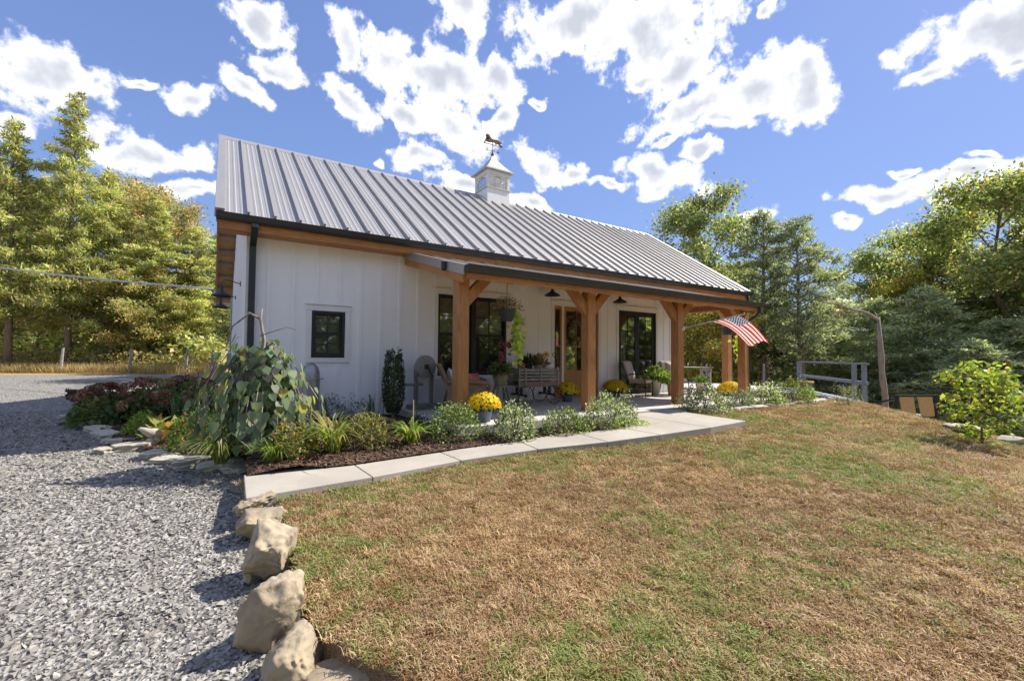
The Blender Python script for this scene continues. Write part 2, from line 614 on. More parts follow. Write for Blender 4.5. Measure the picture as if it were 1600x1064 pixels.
def sheet(name, poly, zf, step, material, lift=0, skirt=0):
    edge = dense(poly, step)
    pts = [Vector(p) for p in edge]
    xs = [p[0] for p in poly]
    ys = [p[1] for p in poly]
    rng = random.Random(5)
    x = min(xs)
    while x < max(xs):
        y = min(ys)
        while y < max(ys):
            q = (x + rng.uniform(-.2, .2) * step, y + rng.uniform(-.2, .2) * step)
            if inside(q, poly):
                pts.append(Vector(q))
            y += step
        x += step
    n = len(edge)
    r = delaunay_2d_cdt(pts, [(i, (i + 1) % n) for i in range(n)], [], 1, 1e-5)
    vs = [(p.x, p.y, zf(p.x, p.y) + lift) for p in r[0]]
    fs = [tuple(f) for f in r[2]]
    b = MB().add(vs, fs)
    if skirt:
        m = len(b.v)
        b.v += [(p[0], p[1], zf(*p) + lift - skirt) for p in edge]
        top = [min(range(len(vs)), key=lambda i: (vs[i][0] - p[0]) ** 2 + (vs[i][1] - p[1]) ** 2) for p in edge]
        b.f += [(top[i], top[(i + 1) % n], m + (i + 1) % n, m + i) for i in range(n)]
    o = b.build(name, material, smooth=True)
    if o.data.polygons and sum(p.normal.z for p in o.data.polygons[:200]) < 0:
        o.data.flip_normals()
    return tag(o, kind='structure')


# gravel, lawn, mulch and dry-grass surfaces
def ground_mat(name, ramps, scales, bump, bscale, patch=None, rough=.95):
    """two noises multiplied into one ramp, with optional larger colour patches"""
    m = bpy.data.materials.new(name)
    m.use_nodes = True
    n, l = m.node_tree.nodes, m.node_tree.links
    b = n['Principled BSDF']
    b.inputs['Roughness'].default_value = rough
    b.inputs['Specular IOR Level'].default_value = .2
    t = n.new('ShaderNodeTexCoord')
    nz = n.new('ShaderNodeTexNoise')
    nz.inputs['Scale'].default_value = scales[0]
    nz.inputs['Detail'].default_value = 8
    nz.inputs['Roughness'].default_value = .7
    l.new(t.outputs['Object'], nz.inputs['Vector'])
    rp = n.new('ShaderNodeValToRGB')
    e = rp.color_ramp.elements
    while len(e) < len(ramps):
        e.new(.5)
    for i, c in enumerate(ramps):
        e[i].position = .3 + .4 * i / (len(ramps) - 1)
        e[i].color = (*c, 1)
    l.new(nz.outputs['Fac'], rp.inputs[0])
    col = rp.outputs[0]
    for pc in (patch or []):
        pn = n.new('ShaderNodeTexNoise')
        pn.inputs['Scale'].default_value = pc[1]
        pn.inputs['Detail'].default_value = 4
        pm = n.new('ShaderNodeMapping')
        pm.inputs['Location'].default_value = (pc[4], pc[4] * 1.7, 0)
        l.new(t.outputs['Object'], pm.inputs[0])
        l.new(pm.outputs[0], pn.inputs['Vector'])
        mr = n.new('ShaderNodeMapRange')
        mr.inputs['From Min'].default_value = pc[2]
        mr.inputs['From Max'].default_value = pc[2] + .14
        mr.inputs['To Max'].default_value = pc[3]
        l.new(pn.outputs['Fac'], mr.inputs['Value'])
        mx = n.new('ShaderNodeMix')
        mx.data_type = 'RGBA'
        l.new(mr.outputs[0], mx.inputs[0])
        l.new(col, mx.inputs[6])
        mx.inputs[7].default_value = (*pc[0], 1)
        col = mx.outputs[2]
    l.new(col, b.inputs['Base Color'])
    vr = n.new('ShaderNodeTexVoronoi')
    vr.inputs['Scale'].default_value = bscale
    l.new(t.outputs['Object'], vr.inputs['Vector'])
    bp = n.new('ShaderNodeBump')
    bp.inputs['Strength'].default_value = bump
    bp.inputs['Distance'].default_value = .03
    l.new(vr.outputs['Distance'], bp.inputs['Height'])
    l.new(bp.outputs[0], b.inputs['Normal'])
    return m, vr, rp, nz


gm, gvr, grp, gnz = ground_mat('crushed_gravel', [(.11, .105, .095), (.26, .25, .23), (.40, .385, .36)], (38, 1), 1.0, 34, [((.29, .275, .25), .7, .5, .5, 3)])
# every cell of the gravel has its own grey
n_, l_ = gm.node_tree.nodes, gm.node_tree.links
sepc = n_.new('ShaderNodeSeparateColor')
l_.new(gvr.outputs['Color'], sepc.inputs[0])
mxg = n_.new('ShaderNodeMath')
mxg.operation = 'MULTIPLY_ADD'
mxg.inputs[1].default_value = .55
mxg.inputs[2].default_value = .22
l_.new(sepc.outputs[0], mxg.inputs[0])
l_.new(mxg.outputs[0], grp.inputs[0])

lawn_m, *_ = ground_mat('dry_lawn_soil', [(.13, .08, .042), (.29, .19, .105), (.43, .31, .19)], (22, 1), .8, 60,
                        [((.15, .18, .05), .42, .56, .75, 7), ((.27, .16, .085), .33, .5, .5, 21)])
mulch_m, *_ = ground_mat('bark_mulch', [(.045, .026, .018), (.11, .068, .048), (.19, .13, .10)], (30, 1), 1.0, 45)
field_m, *_ = ground_mat('dry_field_grass', [(.22, .145, .06), (.36, .25, .11), (.44, .34, .17)], (6, 1), .6, 20, [((.15, .15, .05), .15, .55, .5, 2)])

# base sheet to the horizon
gxs = sorted(set([-900, -500, -300, -200, -140, -100, -70] + [-50 + 2.5 * i for i in range(45)] + [70, 90, 120, 170, 250, 400, 900]))
gys = sorted(set([-900, -400, -200, -120, -80, -50, -35] + [-25 + 2.5 * i for i in range(34)] + [70, 90, 120, 170, 250, 400, 900]))
b = MB()
b.v = [(x, y, z_base(x, y)) for y in gys for x in gxs]
nx = len(gxs)
b.f = [(j * nx + i, j * nx + i + 1, (j + 1) * nx + i + 1, (j + 1) * nx + i) for j in range(len(gys) - 1) for i in range(nx - 1)]
tag(b.build('ground', field_m, smooth=True, fixn=False), kind='structure')

# lawn outline follows the row of boulders on the left
lawn_edge = [hit(u, v, lambda x, y: -.36) for u, v in [(421, 781), (438, 800), (452, 850), (474, 925), (496, 975), (545, 1008), (640, 1046), (720, 1064)]]
LAWN = [(-.16, -3.5), (-.14, -4.3)] + [(p.x, p.y) for p in lawn_edge] + [(1.4, -8.3), (1.8, -9.4), (2.4, -11.5), (4, -16), (30, -18), (30, -1.0), (17, -1.0), (15, -2.6), (9, -2.9), (2.6, -2.9), (1, -3.2)]
sheet('lawn', LAWN, z_lawn, .3, lawn_m, skirt=.4)
GRAVEL = [(.5, -16), (.5, -2.6), (.3, 10), (2, 17), (6, 20.4), (-4, 20.6), (-9, 22), (-16, 25), (-30, 26), (-30, -16)]
sheet('gravel_driveway', GRAVEL, z_gravel, .6, gm)
bed_edge = [hit(u, v, z_gravel) for u, v in [(114, 652), (128, 660), (150, 672), (170, 684), (200, 700), (249, 712), (294, 722), (340, 727), (385, 735)]]
BED = [(p.x, p.y) for p in bed_edge] + [(-.12, -3.6), (.9, -3.7), (2.4, -3.55), (5, -3.6), (6.4, -3.6), (7.6, -3.3), (7.6, -2.0), (3.4, -2.0), (3.4, .05), (-.02, .05), (-.02, 7.6), (-2.2, 7.6)]
sheet('mulch_bed', BED, z_bed, .25, mulch_m, lift=.012)
BEDR = [(8.3, -3.45), (10.3, -3.62), (12.6, -3.75), (14.2, -3.6), (15.6, -2.6), (15.6, -.7), (12.2, -.7), (12.2, -1.9), (8.3, -1.9)]
sheet('mulch_bed_right', BEDR, lambda x, y: -.085 + .01 * mnoise.noise((x, y, 0)), .3, mulch_m)

# ------------------------------------------------------------------ scattered ground cover (many tiny pieces, one object each)
def scatter(name, pts, rots, scales, tints, protos, kind='stuff'):
    """points carrying rotation, scale and tint, with small meshes instanced on them"""
    me = bpy.data.meshes.new(name)
    me.vertices.add(len(pts))
    me.vertices.foreach_set('co', np.asarray(pts, dtype=np.float32).ravel())
    for nm, dat in (('rot', rots), ('scl', scales)):
        a = me.attributes.new(nm, 'FLOAT_VECTOR', 'POINT')
        a.data.foreach_set('vector', np.asarray(dat, dtype=np.float32).ravel())
    a = me.attributes.new('tint', 'FLOAT_COLOR', 'POINT')
    a.data.foreach_set('color', np.concatenate([np.asarray(tints, dtype=np.float32), np.ones((len(pts), 1), np.float32)], 1).ravel())
    col = bpy.data.collections.new(name + '_pieces')
    for p in protos:
        col.objects.link(p)
    o = bpy.data.objects.new(name, me)
    C.objects.link(o)
    ng = bpy.data.node_groups.new(name + '_scatter', 'GeometryNodeTree')
    ng.interface.new_socket('Geometry', in_out='INPUT', socket_type='NodeSocketGeometry')
    ng.interface.new_socket('Geometry', in_out='OUTPUT', socket_type='NodeSocketGeometry')
    N, L = ng.nodes, ng.links
    gi, go = N.new('NodeGroupInput'), N.new('NodeGroupOutput')
    ci = N.new('GeometryNodeCollectionInfo')
    ci.inputs['Collection'].default_value = col
    ci.inputs['Separate Children'].default_value = True
    ci.inputs['Reset Children'].default_value = True
    ip = N.new('GeometryNodeInstanceOnPoints')
    ip.inputs['Pick Instance'].default_value = True
    L.new(gi.outputs[0], ip.inputs['Points'])
    L.new(ci.outputs[0], ip.inputs['Instance'])
    for nm, sock in (('rot', 'Rotation'), ('scl', 'Scale')):
        at = N.new('GeometryNodeInputNamedAttribute')
        at.data_type = 'FLOAT_VECTOR'
        at.inputs['Name'].default_value = nm
        L.new(at.outputs[0], ip.inputs[sock])
    rv = N.new('FunctionNodeRandomValue')
    rv.data_type = 'INT'
    rv.inputs[4].default_value = 0
    rv.inputs[5].default_value = len(protos) - 1
    L.new(rv.outputs[2], ip.inputs['Instance Index'])
    L.new(ip.outputs[0], go.inputs[0])
    md = o.modifiers.new('scatter', 'NODES')
    md.node_group = ng
    return tag(o, kind=kind)


def unlinked(b, name, material):
    me = bpy.data.meshes.new(name)
    me.from_pydata(b.v, [], b.f)
    me.materials.append(material)
    return bpy.data.objects.new(name, me)


def pebble(seed):
    r = random.Random(seed)
    bm = bmesh.new()
    for _ in range(11):
        bm.verts.new((r.gauss(0, .5), r.gauss(0, .42), r.gauss(0, .24)))
    bmesh.ops.convex_hull(bm, input=bm.verts)
    me = bpy.data.meshes.new('pebble')
    bmesh.ops.delete(bm, geom=[v for v in bm.verts if not v.link_faces], context='VERTS')
    bm.to_mesh(me)
    bm.free()
    me.materials.append(W_['pebble'])
    return bpy.data.objects.new('pebble', me)


rs = np.random.RandomState(11)


def poly_points(poly, n_per_m2, rng, keep=None):
    xs = [p[0] for p in poly]
    ys = [p[1] for p in poly]
    x0, x1, y0, y1 = min(xs), max(xs), min(ys), max(ys)
    n = int((x1 - x0) * (y1 - y0) * n_per_m2)
    P = np.stack([rng.uniform(x0, x1, n), rng.uniform(y0, y1, n)], 1)
    m = np.zeros(n, bool)
    px, py = P[:, 0], P[:, 1]
    for i in range(len(poly)):
        ax, ay = poly[i]
        bx, by = poly[i - 1]
        if ay == by:
            continue
        m ^= ((ay > py) != (by > py)) & (px < (bx - ax) * (py - ay) / (by - ay) + ax)
    return P[m]


# gravel stones near the camera
gpoly = [(-6.5, -8.2), (.0, -8.6)] + [(p.x - .06, p.y) for p in reversed(lawn_edge)] + [(-.16, -4.2), (-.2, -3.6)] + [(p.x - .1, p.y - .05) for p in reversed(bed_edge)] + [(-3.2, 6), (-7, 6)]
P = poly_points(gpoly, 2000, rs)
dist = np.hypot(P[:, 0] - CX, P[:, 1] - CY)
keep = rs.rand(len(P)) < np.clip((3.6 / np.maximum(dist, 1)) ** 1.35, .12, 1)
P, dist = P[keep], dist[keep]
n = len(P)
Z = np.array([z_gravel(x, y) for x, y in P])
s = rs.lognormal(-4.28, .42, n) * np.clip(.85 + dist * .07, 1, 1.7)
s = np.clip(s, .007, .045)
g = np.clip(rs.normal(.235, .07, n), .08, .42)
tint = np.stack([g * rs.uniform(1.02, 1.12, n), g * 1.01, g * rs.uniform(.86, .98, n)], 1)
scatter('gravel_stones', np.column_stack([P, Z + s * .10]), np.column_stack([rs.normal(0, .35, n), rs.normal(0, .35, n), rs.uniform(0, 6.28, n)]),
        np.column_stack([s, s, s]), tint, [pebble(k) for k in range(8)])

# mulch chips
P = np.concatenate([poly_points(BED, 420, rs), poly_points(BEDR, 160, rs)])
n = len(P)
Z = np.array([z_bed(x, y) if x < 8 else -.085 for x, y in P]) + .02
s = rs.uniform(.016, .034, n)
k = rs.rand(n, 1)
tint = np.array([[.055, .03, .02]]) * (1 - k) + np.array([[.24, .15, .105]]) * k ** 2
b = MB().box(-1, 1, -.32, .32, -.14, .14)
scatter('mulch_chips', np.column_stack([P, Z]), np.column_stack([rs.normal(0, .4, n), rs.normal(0, .4, n), rs.uniform(0, 6.28, n)]), np.column_stack([s, s, s]), tint, [unlinked(b, 'chip', W_['pebble'])])


# lawn blades: short, half-dead and matted, with greener patches
def tuft(seed, nb, lo, hi, lean):
    r = random.Random(seed)
    b = MB()
    for _ in range(nb):
        a = r.uniform(0, 2 * PI)
        h = r.uniform(lo, hi)
        le = r.uniform(.2, lean)
        ox, oy = r.uniform(-1, 1) * .045, r.uniform(-1, 1) * .045
        w = r.uniform(.0018, .0034)
        d = Vector((math.cos(a), math.sin(a), 0))
        s_ = Vector((-d.y, d.x, 0)) * w
        p0 = Vector((ox, oy, -.005))
        p1 = p0 + d * (h * le * .45) + Vector((0, 0, h * .55))
        p2 = p1 + d * (h * le * .7) + Vector((0, 0, h * (.35 - .25 * le)))
        b.add([p0 - s_, p0 + s_, p1 + s_ * .8, p1 - s_ * .8, p2], [(0, 1, 2, 3), (3, 2, 4)])
    return unlinked(b, 'tuft', W_['blade'])


P = poly_points([(p[0], p[1]) for p in LAWN], 600, rs)
view = np.stack([P[:, 0] - CX, P[:, 1] - CY], 1)
fw = view @ np.array([math.sin(YAW), math.cos(YAW)])
rt = view @ np.array([math.cos(YAW), -math.sin(YAW)])
dist = np.hypot(fw, rt)
keep = (fw > .8) & (np.abs(rt) < fw * 1.22 + .6) & (dist < 17) & (P[:, 1] < -3.3)
keep &= rs.rand(len(P)) < np.clip((3.0 / np.maximum(dist, 1)) ** 1.15, .13, 1)
P, dist = P[keep], dist[keep]
n = len(P)
Z = np.array([z_lawn(x, y) for x, y in P])
gr = np.array([mnoise.noise((x * .42 + 9, y * .62 + 4, 2)) + .5 * mnoise.noise((x * 1.5, y * 1.5, 7)) for x, y in P])
gr += .28 * ((P[:, 0] < 1.3) & (P[:, 1] < -4.7)) + .22 * (P[:, 1] > -4.9) * (P[:, 0] < 7) + .45 * ((P[:, 0] > 5.0) & (P[:, 1] > -6.6) & (P[:, 1] < -5.0))
green = rs.rand(n) < np.clip(.14 + 1.0 * gr, .04, .8)
dark = np.array([mnoise.noise((x * .9 + 3, y * .9, 12)) for x, y in P])
k = rs.rand(n, 1)
dry = np.array([[.33, .185, .085]]) * (1 - k) + np.array([[.66, .49, .30]]) * k ** 1.6
dry *= (1 - .25 * np.clip(dark, -.5, 1))[:, None]
grn = np.array([[.17, .21, .05]]) * (1 - k) + np.array([[.34, .36, .12]]) * k
tint = np.where(green[:, None], grn, dry)
s = rs.uniform(.75, 1.25, n) * np.clip(.8 + dist * .09, 1, 2.0)
scatter('lawn_grass', np.column_stack([P, Z]), np.column_stack([rs.normal(0, .12, n), rs.normal(0, .12, n), rs.uniform(0, 6.28, n)]), np.column_stack([s, s, s * rs.uniform(.7, 1.15, n)]), tint,
        [tuft(k_, 26, .018, .05, 1.5) for k_ in range(6)])

# ------------------------------------------------------------------ walkway and porch floor
def slab_poly(name, pts, zf, thick, material, parent, gap=.007):
    c = sum((Vector(p) for p in pts), Vector((0, 0))) / len(pts)
    q = []
    for p in pts:
        p = Vector(p)
        d = c - p
        q.append(p + d.normalized() * gap)
    n = len(q)
    top = [(p.x, p.y, zf(p.x, p.y)) for p in q]
    bot = [(p.x, p.y, zf(p.x, p.y) - thick) for p in q]
    b = MB().add(top + bot, [tuple(range(n)), tuple(range(2 * n - 1, n - 1, -1))] + [(i, (i + 1) % n, n + (i + 1) % n, n + i) for i in range(n)])
    return b.build(name, material, parent, bevel=.008)


def z_walk(x, y):
    return lerp(-.20, -.015, sm((x - 2) / 5.6))


walk = thing('walkway', None, None)
walk['kind'] = 'structure'
joints = [((380, 742), (383, 778)), ((544, 719.5), (582, 745)), ((671, 699.5), (719.5, 719)), ((799, 684), (840, 701.5)), ((899, 675.6), (949.5, 690)), ((976.6, 669), (1031, 679)), ((1045, 657), (1110, 667.5)), ((1066, 643), (1166, 657.5))]
jw = [tuple((lambda p: (p.x, p.y))(hit(u, v, z_walk)) for u, v in j) for j in joints]
for k in range(len(jw) - 1):
    (f0, n0), (f1, n1) = jw[k], jw[k + 1]
    slab_poly('concrete_panel', [f0, n0, n1, f1], z_walk, .12, W_['concrete'], walk)
slab_poly('concrete_panel', [(6.35, -2.965), jw[6][0], jw[7][0], (8.3, -2.965)], z_walk, .12, W_['concrete'], walk)
slab_poly('concrete_panel', [(6.35, -2.965), jw[5][0], jw[6][0]], z_walk, .12, W_['concrete'], walk)

porch = thing('porch_floor', None, None)
porch['kind'] = 'structure'
xs_ = [2.72, 5.0, 7.35, 9.7, 12.1]
for i in range(4):
    for y0, y1 in ((-2.95, -1.45), (-1.45, -.002)):
        slab_poly('concrete_panel', [(xs_[i], y0), (xs_[i + 1], y0), (xs_[i + 1], y1), (xs_[i], y1)], lambda x, y: 0, .3, W_['slab'], porch, .006)
for x0, x1 in ((12.1, 14.6), (14.6, 17.4)):
    for y0, y1 in ((-.9, 2.2), (2.2, 5.4), (5.4, 8.4)):
        slab_poly('concrete_panel', [(x0, y0), (x1, y0), (x1, y1), (x0, y1)], lambda x, y: -.004, .5, W_['slab'], porch, .006)

# ------------------------------------------------------------------ the farmhouse
TH = math.atan(.6744)
YE, ZE, YR, ZR, XL, XR, SP, X0 = -.4854, 3.4137, 4.0751, 6.4893, -.4743, 15.3817, .3995, -.0303
SL = (YR - YE) / math.cos(TH)
WX = 11.66
house = thing('farmhouse', 'white board and batten farmhouse with grey standing seam metal roof and timber porch', 'house')
TRIMS = {'small': (1.0636, 1.6675, 1.0326, 1.9201), 'big': (3.635, 5.418, .647, 2.4496), 'entry': (6.90, 8.47, .0, 2.42), 'french': (9.27, 10.90, .0, 2.44)}
ops = sorted(TRIMS.values())
b = MB()
x = 0
for (x0, x1, z0, z1) in ops:
    b.box(x, x0, 0, .14, -.3, 3.56)
    if z0 > .01:
        b.box(x0, x1, 0, .14, -.3, z0)
    else:
        b.box(x0, x1, 0, .14, -.3, -.012)
    b.box(x0, x1, 0, .14, z1, 3.56)
    x = x1
b.box(x, WX, 0, .14, -.3, 3.56)
b.build('front_wall', W_['white'], house)
YB = 9.2


def zroof(y):
    return ZE + (y - YE) * .6744 if y < YR else ZR - (y - YR) * .6744


for xx, nm in ((0, 'gable_wall'), (WX - .14, 'far_gable_wall')):
    MB().prism([(.145, -.3), (8.6, -.3), (8.6, zroof(8.6) - .2), (YR, ZR - .2), (.145, zroof(.145) - .2)], 'yz', xx, xx + .14).build(nm, W_['white'], house)
MB().box(.145, WX - .145, 8.46, 8.6, -.3, zroof(8.6) - .2).build('back_wall', W_['white'], house)
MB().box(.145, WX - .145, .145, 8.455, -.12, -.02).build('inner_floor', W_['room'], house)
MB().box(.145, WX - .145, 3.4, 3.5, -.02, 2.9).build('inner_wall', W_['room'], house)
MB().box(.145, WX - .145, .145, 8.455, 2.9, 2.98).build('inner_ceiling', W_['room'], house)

# battens, cut where trim boards run
def cut(x, lo, hi):
    segs = [(lo, hi)]
    for nm, (x0, x1, z0, z1) in TRIMS.items():
        if x0 - .14 < x < x1 + .14:
            a, c = (z0 - .11 if z0 > .01 else -1), z1 + .135
            segs = [s for (p, q) in segs for s in ((p, min(q, a)), (max(p, c), q)) if s[1] - s[0] > .03]
    return segs


i = 0
x = .33
while x < WX - .2:
    for lo, hi in cut(x, -.13, 3.52):
        MB().box(x - .033, x + .033, -.019, .004, lo, hi).build('batten', W_['white'], house, bevel=.003)
    x += .4064
    i += 1
for x0, x1 in ((-.004, .10), (WX - .10, WX + .004)):
    MB().box(x0, x1, -.026, .005, -.13, 3.53).build('corner_board', W_['trim'], house, bevel=.003)
MB().box(-.03, .002, -.026, .10, -.13, 3.53).build('corner_board', W_['trim'], house, bevel=.003)
y = .5
while y < 8.4:
    MB().box(-.019, .003, y - .033, y + .033, -.13, zroof(y) - .25).build('batten', W_['white'], house)
    y += .4064
# trim boards round the openings
for nm, (x0, x1, z0, z1) in TRIMS.items():
    zb = z0 - .002 if z0 > .01 else .004
    for a, c in ((x0 - .095, x0 - .002), (x1 + .002, x1 + .095)):
        MB().box(a, c, -.026, .004, zb, z1 + .002).build('trim_board', W_['trim'], house, bevel=.003)
    MB().box(x0 - .105, x1 + .105, -.032, .004, z1 + .004, z1 + .115).box(x0 - .125, x1 + .125, -.055, .004, z1 + .117, z1 + .135).build('head_trim', W_['trim'], house, bevel=.003)
    if z0 > .01:
        MB().box(x0 - .095, x1 + .095, -.03, .004, z0 - .09, z0 - .004).build('sill_trim', W_['trim'], house, bevel=.003)


def sash(win, x0, x1, z0, z1, fr, cols, rows, yf, extra=None):
    b = MB()
    for a in ((x0, x0 + fr), (x1 - fr, x1)):
        b.box(a[0], a[1], yf, yf + .035, z0, z1)
    for a in ((z0, z0 + fr), (z1 - fr, z1)):
        b.box(x0 + fr, x1 - fr, yf, yf + .034, a[0], a[1])
    b.build('sash', W_['frame'], win)
    gx0, gx1, gz0, gz1 = x0 + fr, x1 - fr, z0 + fr, z1 - fr
    mw = .018
    for i in range(1, cols):
        xm = gx0 + (gx1 - gx0) * i / cols
        MB().box(xm - mw / 2, xm + mw / 2, yf + .004, yf + .030, gz0, gz1).build('muntin', W_['frame'], win)
    for j in range(1, rows):
        zm = gz0 + (gz1 - gz0) * j / rows
        MB().box(gx0, gx1, yf + .006, yf + .028, zm - mw / 2, zm + mw / 2).build('muntin', W_['frame'], win)
    for i in range(cols):
        for j in range(rows):
            a, c = gx0 + (gx1 - gx0) * i / cols, gx0 + (gx1 - gx0) * (i + 1) / cols
            e, g_ = gz0 + (gz1 - gz0) * j / rows, gz0 + (gz1 - gz0) * (j + 1) / rows
            q = MB().add([(a, yf + .017 + .0006 * ((i + j) % 2), e), (c, yf + .017, e), (c, yf + .017, g_), (a, yf + .017, g_)], [(0, 1, 2, 3)])
            q.build('pane', W_['glass'], win)


def frame_of(win, x0, x1, z0, z1, w, mull=None):
    b = MB().box(x0, x0 + w, -.012, .10, z0, z1).box(x1 - w, x1, -.012, .10, z0, z1)
    b.box(x0 + w, x1 - w, -.010, .10, z1 - w, z1).box(x0 + w, x1 - w, -.010, .10, z0, z0 + w)
    if mull:
        b.box(mull[0], mull[1], -.014, .10, z0 + w, z1 - w)
    b.build('window_frame', W_['frame'], win)


def part_empty(name):
    o = bpy.data.objects.new(name, None)
    C.objects.link(o)
    o.parent = house
    return o


x0, x1, z0, z1 = TRIMS['small']
w = part_empty('window')
frame_of(w, x0, x1, z0, z1, .055)
zm = (z0 + z1) / 2 + .02
sash(w, x0 + .057, x1 - .057, zm, z1 - .057, .028, 2, 2, .045)
sash(w, x0 + .057, x1 - .057, z0 + .057, zm - .003, .032, 2, 2, .02)
MB().box(x0 + .06, x1 - .06, .20, .21, z0, z1).build('blind', W_['blind'], w)
x0, x1, z0, z1 = TRIMS['big']
w = part_empty('double_window')
xc = (x0 + x1) / 2
frame_of(w, x0, x1, z0, z1, .045, (xc - .055, xc + .055))
zm = 1.57
for a, c in ((x0 + .047, xc - .057), (xc + .057, x1 - .047)):
    sash(w, a, c, zm, z1 - .047, .03, 2, 2, .05)
    sash(w, a, c, z0 + .047, zm - .003, .04, 2, 2, .03)
    MB().box(a + .02, c - .02, .012, .0145, z0 + .06, zm - .02).build('insect_screen', W_['screen'], w) if False else None
    MB().box(a, c, .17, .18, zm - .05, z1).build('blind', W_['blind'], w)
    MB().box(a, c, .17, .18, z0, zm - .052).build('insect_screen', W_['screen'], w)

# entry door with sidelights
d = part_empty('entry_door')
ex0, ex1 = 6.90, 8.47
o = W_['dooroak']
b = MB()
for a, c in ((6.902, 6.945), (7.125, 7.165), (8.205, 8.245), (8.425, 8.468)):
    b.box(a, c, .01, .09, .002, 2.418)
for a, c in ((6.945, 7.125), (8.245, 8.425)):
    b.box(a, c, .012, .088, 2.33, 2.417).box(a, c, .012, .088, 1.34, 1.372).box(a, c, .012, .088, .004, .70)
b.build('sidelight_frame', o, d)
MB().box(7.168, 7.235, -.004, .09, .002, 2.418).box(8.142, 8.202, -.004, .09, .002, 2.418).build('jamb', W_['trim'], d)
b = MB()
b.box(7.238, 7.335, .03, .075, .01, 2.41).box(8.045, 8.14, .03, .075, .01, 2.41)
b.box(7.335, 8.045, .031, .074, 2.30, 2.409).box(7.335, 8.045, .031, .074, .60, .72).box(7.335, 8.045, .031, .074, .012, .20).box(7.335, 8.045, .031, .074, .37, .43)
b.build('door_leaf', o, d)
MB().box(7.335, 8.045, .045, .065, .2, .37).box(7.335, 8.045, .045, .065, .43, .60).build('door_panel', o, d)
MB().box(7.68, 7.705, .035, .07, .72, 2.30).build('muntin', o, d)
MB().box(7.335, 7.68, .036, .069, 1.345, 1.37).box(7.705, 8.045, .036, .069, 1.345, 1.37).build('muntin', o, d)
for a, c in ((7.335, 7.68), (7.705, 8.045), (6.945, 7.125), (8.245, 8.425)):
    for e, g_ in ((.715, 1.345), (1.37, 2.31)):
        MB().add([(a, .052, e), (c, .052, e), (c, .052, g_), (a, .052, g_)], [(0, 1, 2, 3)]).build('pane', W_['glass'], d)
MB().box(6.9, 8.47, -.06, .12, -.01, .012).build('threshold', W_['greywood'], d)
MB().tube([(8.09, .03, 1.0), (8.09, -.03, 1.0)], .014, 8).tube([(8.09, -.03, 1.0), (7.99, -.035, 1.0)], .011, 8).build('door_handle', W_['bronze'], d)
# French doors
d = part_empty('french_door')
x0, x1, z0, z1 = 9.27, 10.90, .004, 2.44
frame_of(d, x0, x1, z0, z1, .05)
xc = (x0 + x1) / 2
for a, c in ((x0 + .052, xc - .003), (xc + .003, x1 - .052)):
    sash(d, a, c, z0 + .052, z1 - .052, .085, 2, 5, .02)
MB().tube([(xc - .06, .02, 1.0), (xc - .06, -.03, 1.0)], .013, 8).build('door_handle', W_['bronze'], d)
MB().box(9.3, 10.2, .6, .66, .3, 1.9).build('curtain', W_['blind'], d)

# ---- main roof: one panel between each pair of seams
def panel_mesh(w, L):
    prof = [(0, 0), (w * .22, 0), (w * .25, .007), (w * .31, .007), (w * .34, 0), (w * .47, 0), (w * .5, .007), (w * .56, .007), (w * .59, 0), (w * .70, 0), (w * .73, .007), (w * .79, .007), (w * .82, 0), (w, 0)]
    n = len(prof)
    vs = [(x, 0, z) for x, z in prof] + [(x, L, z) for x, z in prof] + [(0, 0, -.02), (w, 0, -.02), (w, L, -.02), (0, L, -.02)]
    fs = [(i, i + 1, n + i + 1, n + i) for i in range(n - 1)]
    m = 2 * n
    fs += [tuple(list(range(n)) + [m + 1, m]), (m, m + 1, m + 2, m + 3)]
    return MB().add(vs, fs)


def seam_mesh(L, h=.06):
    return MB().box(-.013, .013, .0, L, -.004, h * .55).box(-.018, .02, .0, L, h * .55, h)


SLP = SL - .05
first = panel_mesh(SP - .004, SLP).build('roof_panel', W_['roof'], house)
first.location, first.rotation_euler = (X0 + .002, YE, ZE), (TH, 0, 0)
seam1 = seam_mesh(SLP).build('roof_seam', W_['roof'], house)
seam1.location, seam1.rotation_euler = (X0, YE, ZE), (TH, 0, 0)
for k in range(-1, 39):
    xa = X0 + SP * k
    if k != 0 and xa + SP < XR + .1:
        share('roof_panel', first, house, (xa + .002, YE, ZE), (TH, 0, 0))
    if k not in (0, -1) and xa < XR - .03:
        share('roof_seam', seam1, house, (xa, YE, ZE), (TH, 0, 0))


def slope_box(name, x0, x1, s0, s1, n0, n1, material, back=False, L0=(YE, ZE), th=TH):
    """box laid on a slope: s along it from the eave, n off the surface"""
    b = MB().box(x0, x1, s0, s1, n0, n1)
    o = b.build(name, material, house)
    if back:
        o.location, o.rotation_euler = (0, YR, ZR), (-th, 0, 0)
    else:
        o.location, o.rotation_euler = (0, L0[0], L0[1]), (th, 0, 0)
    return o


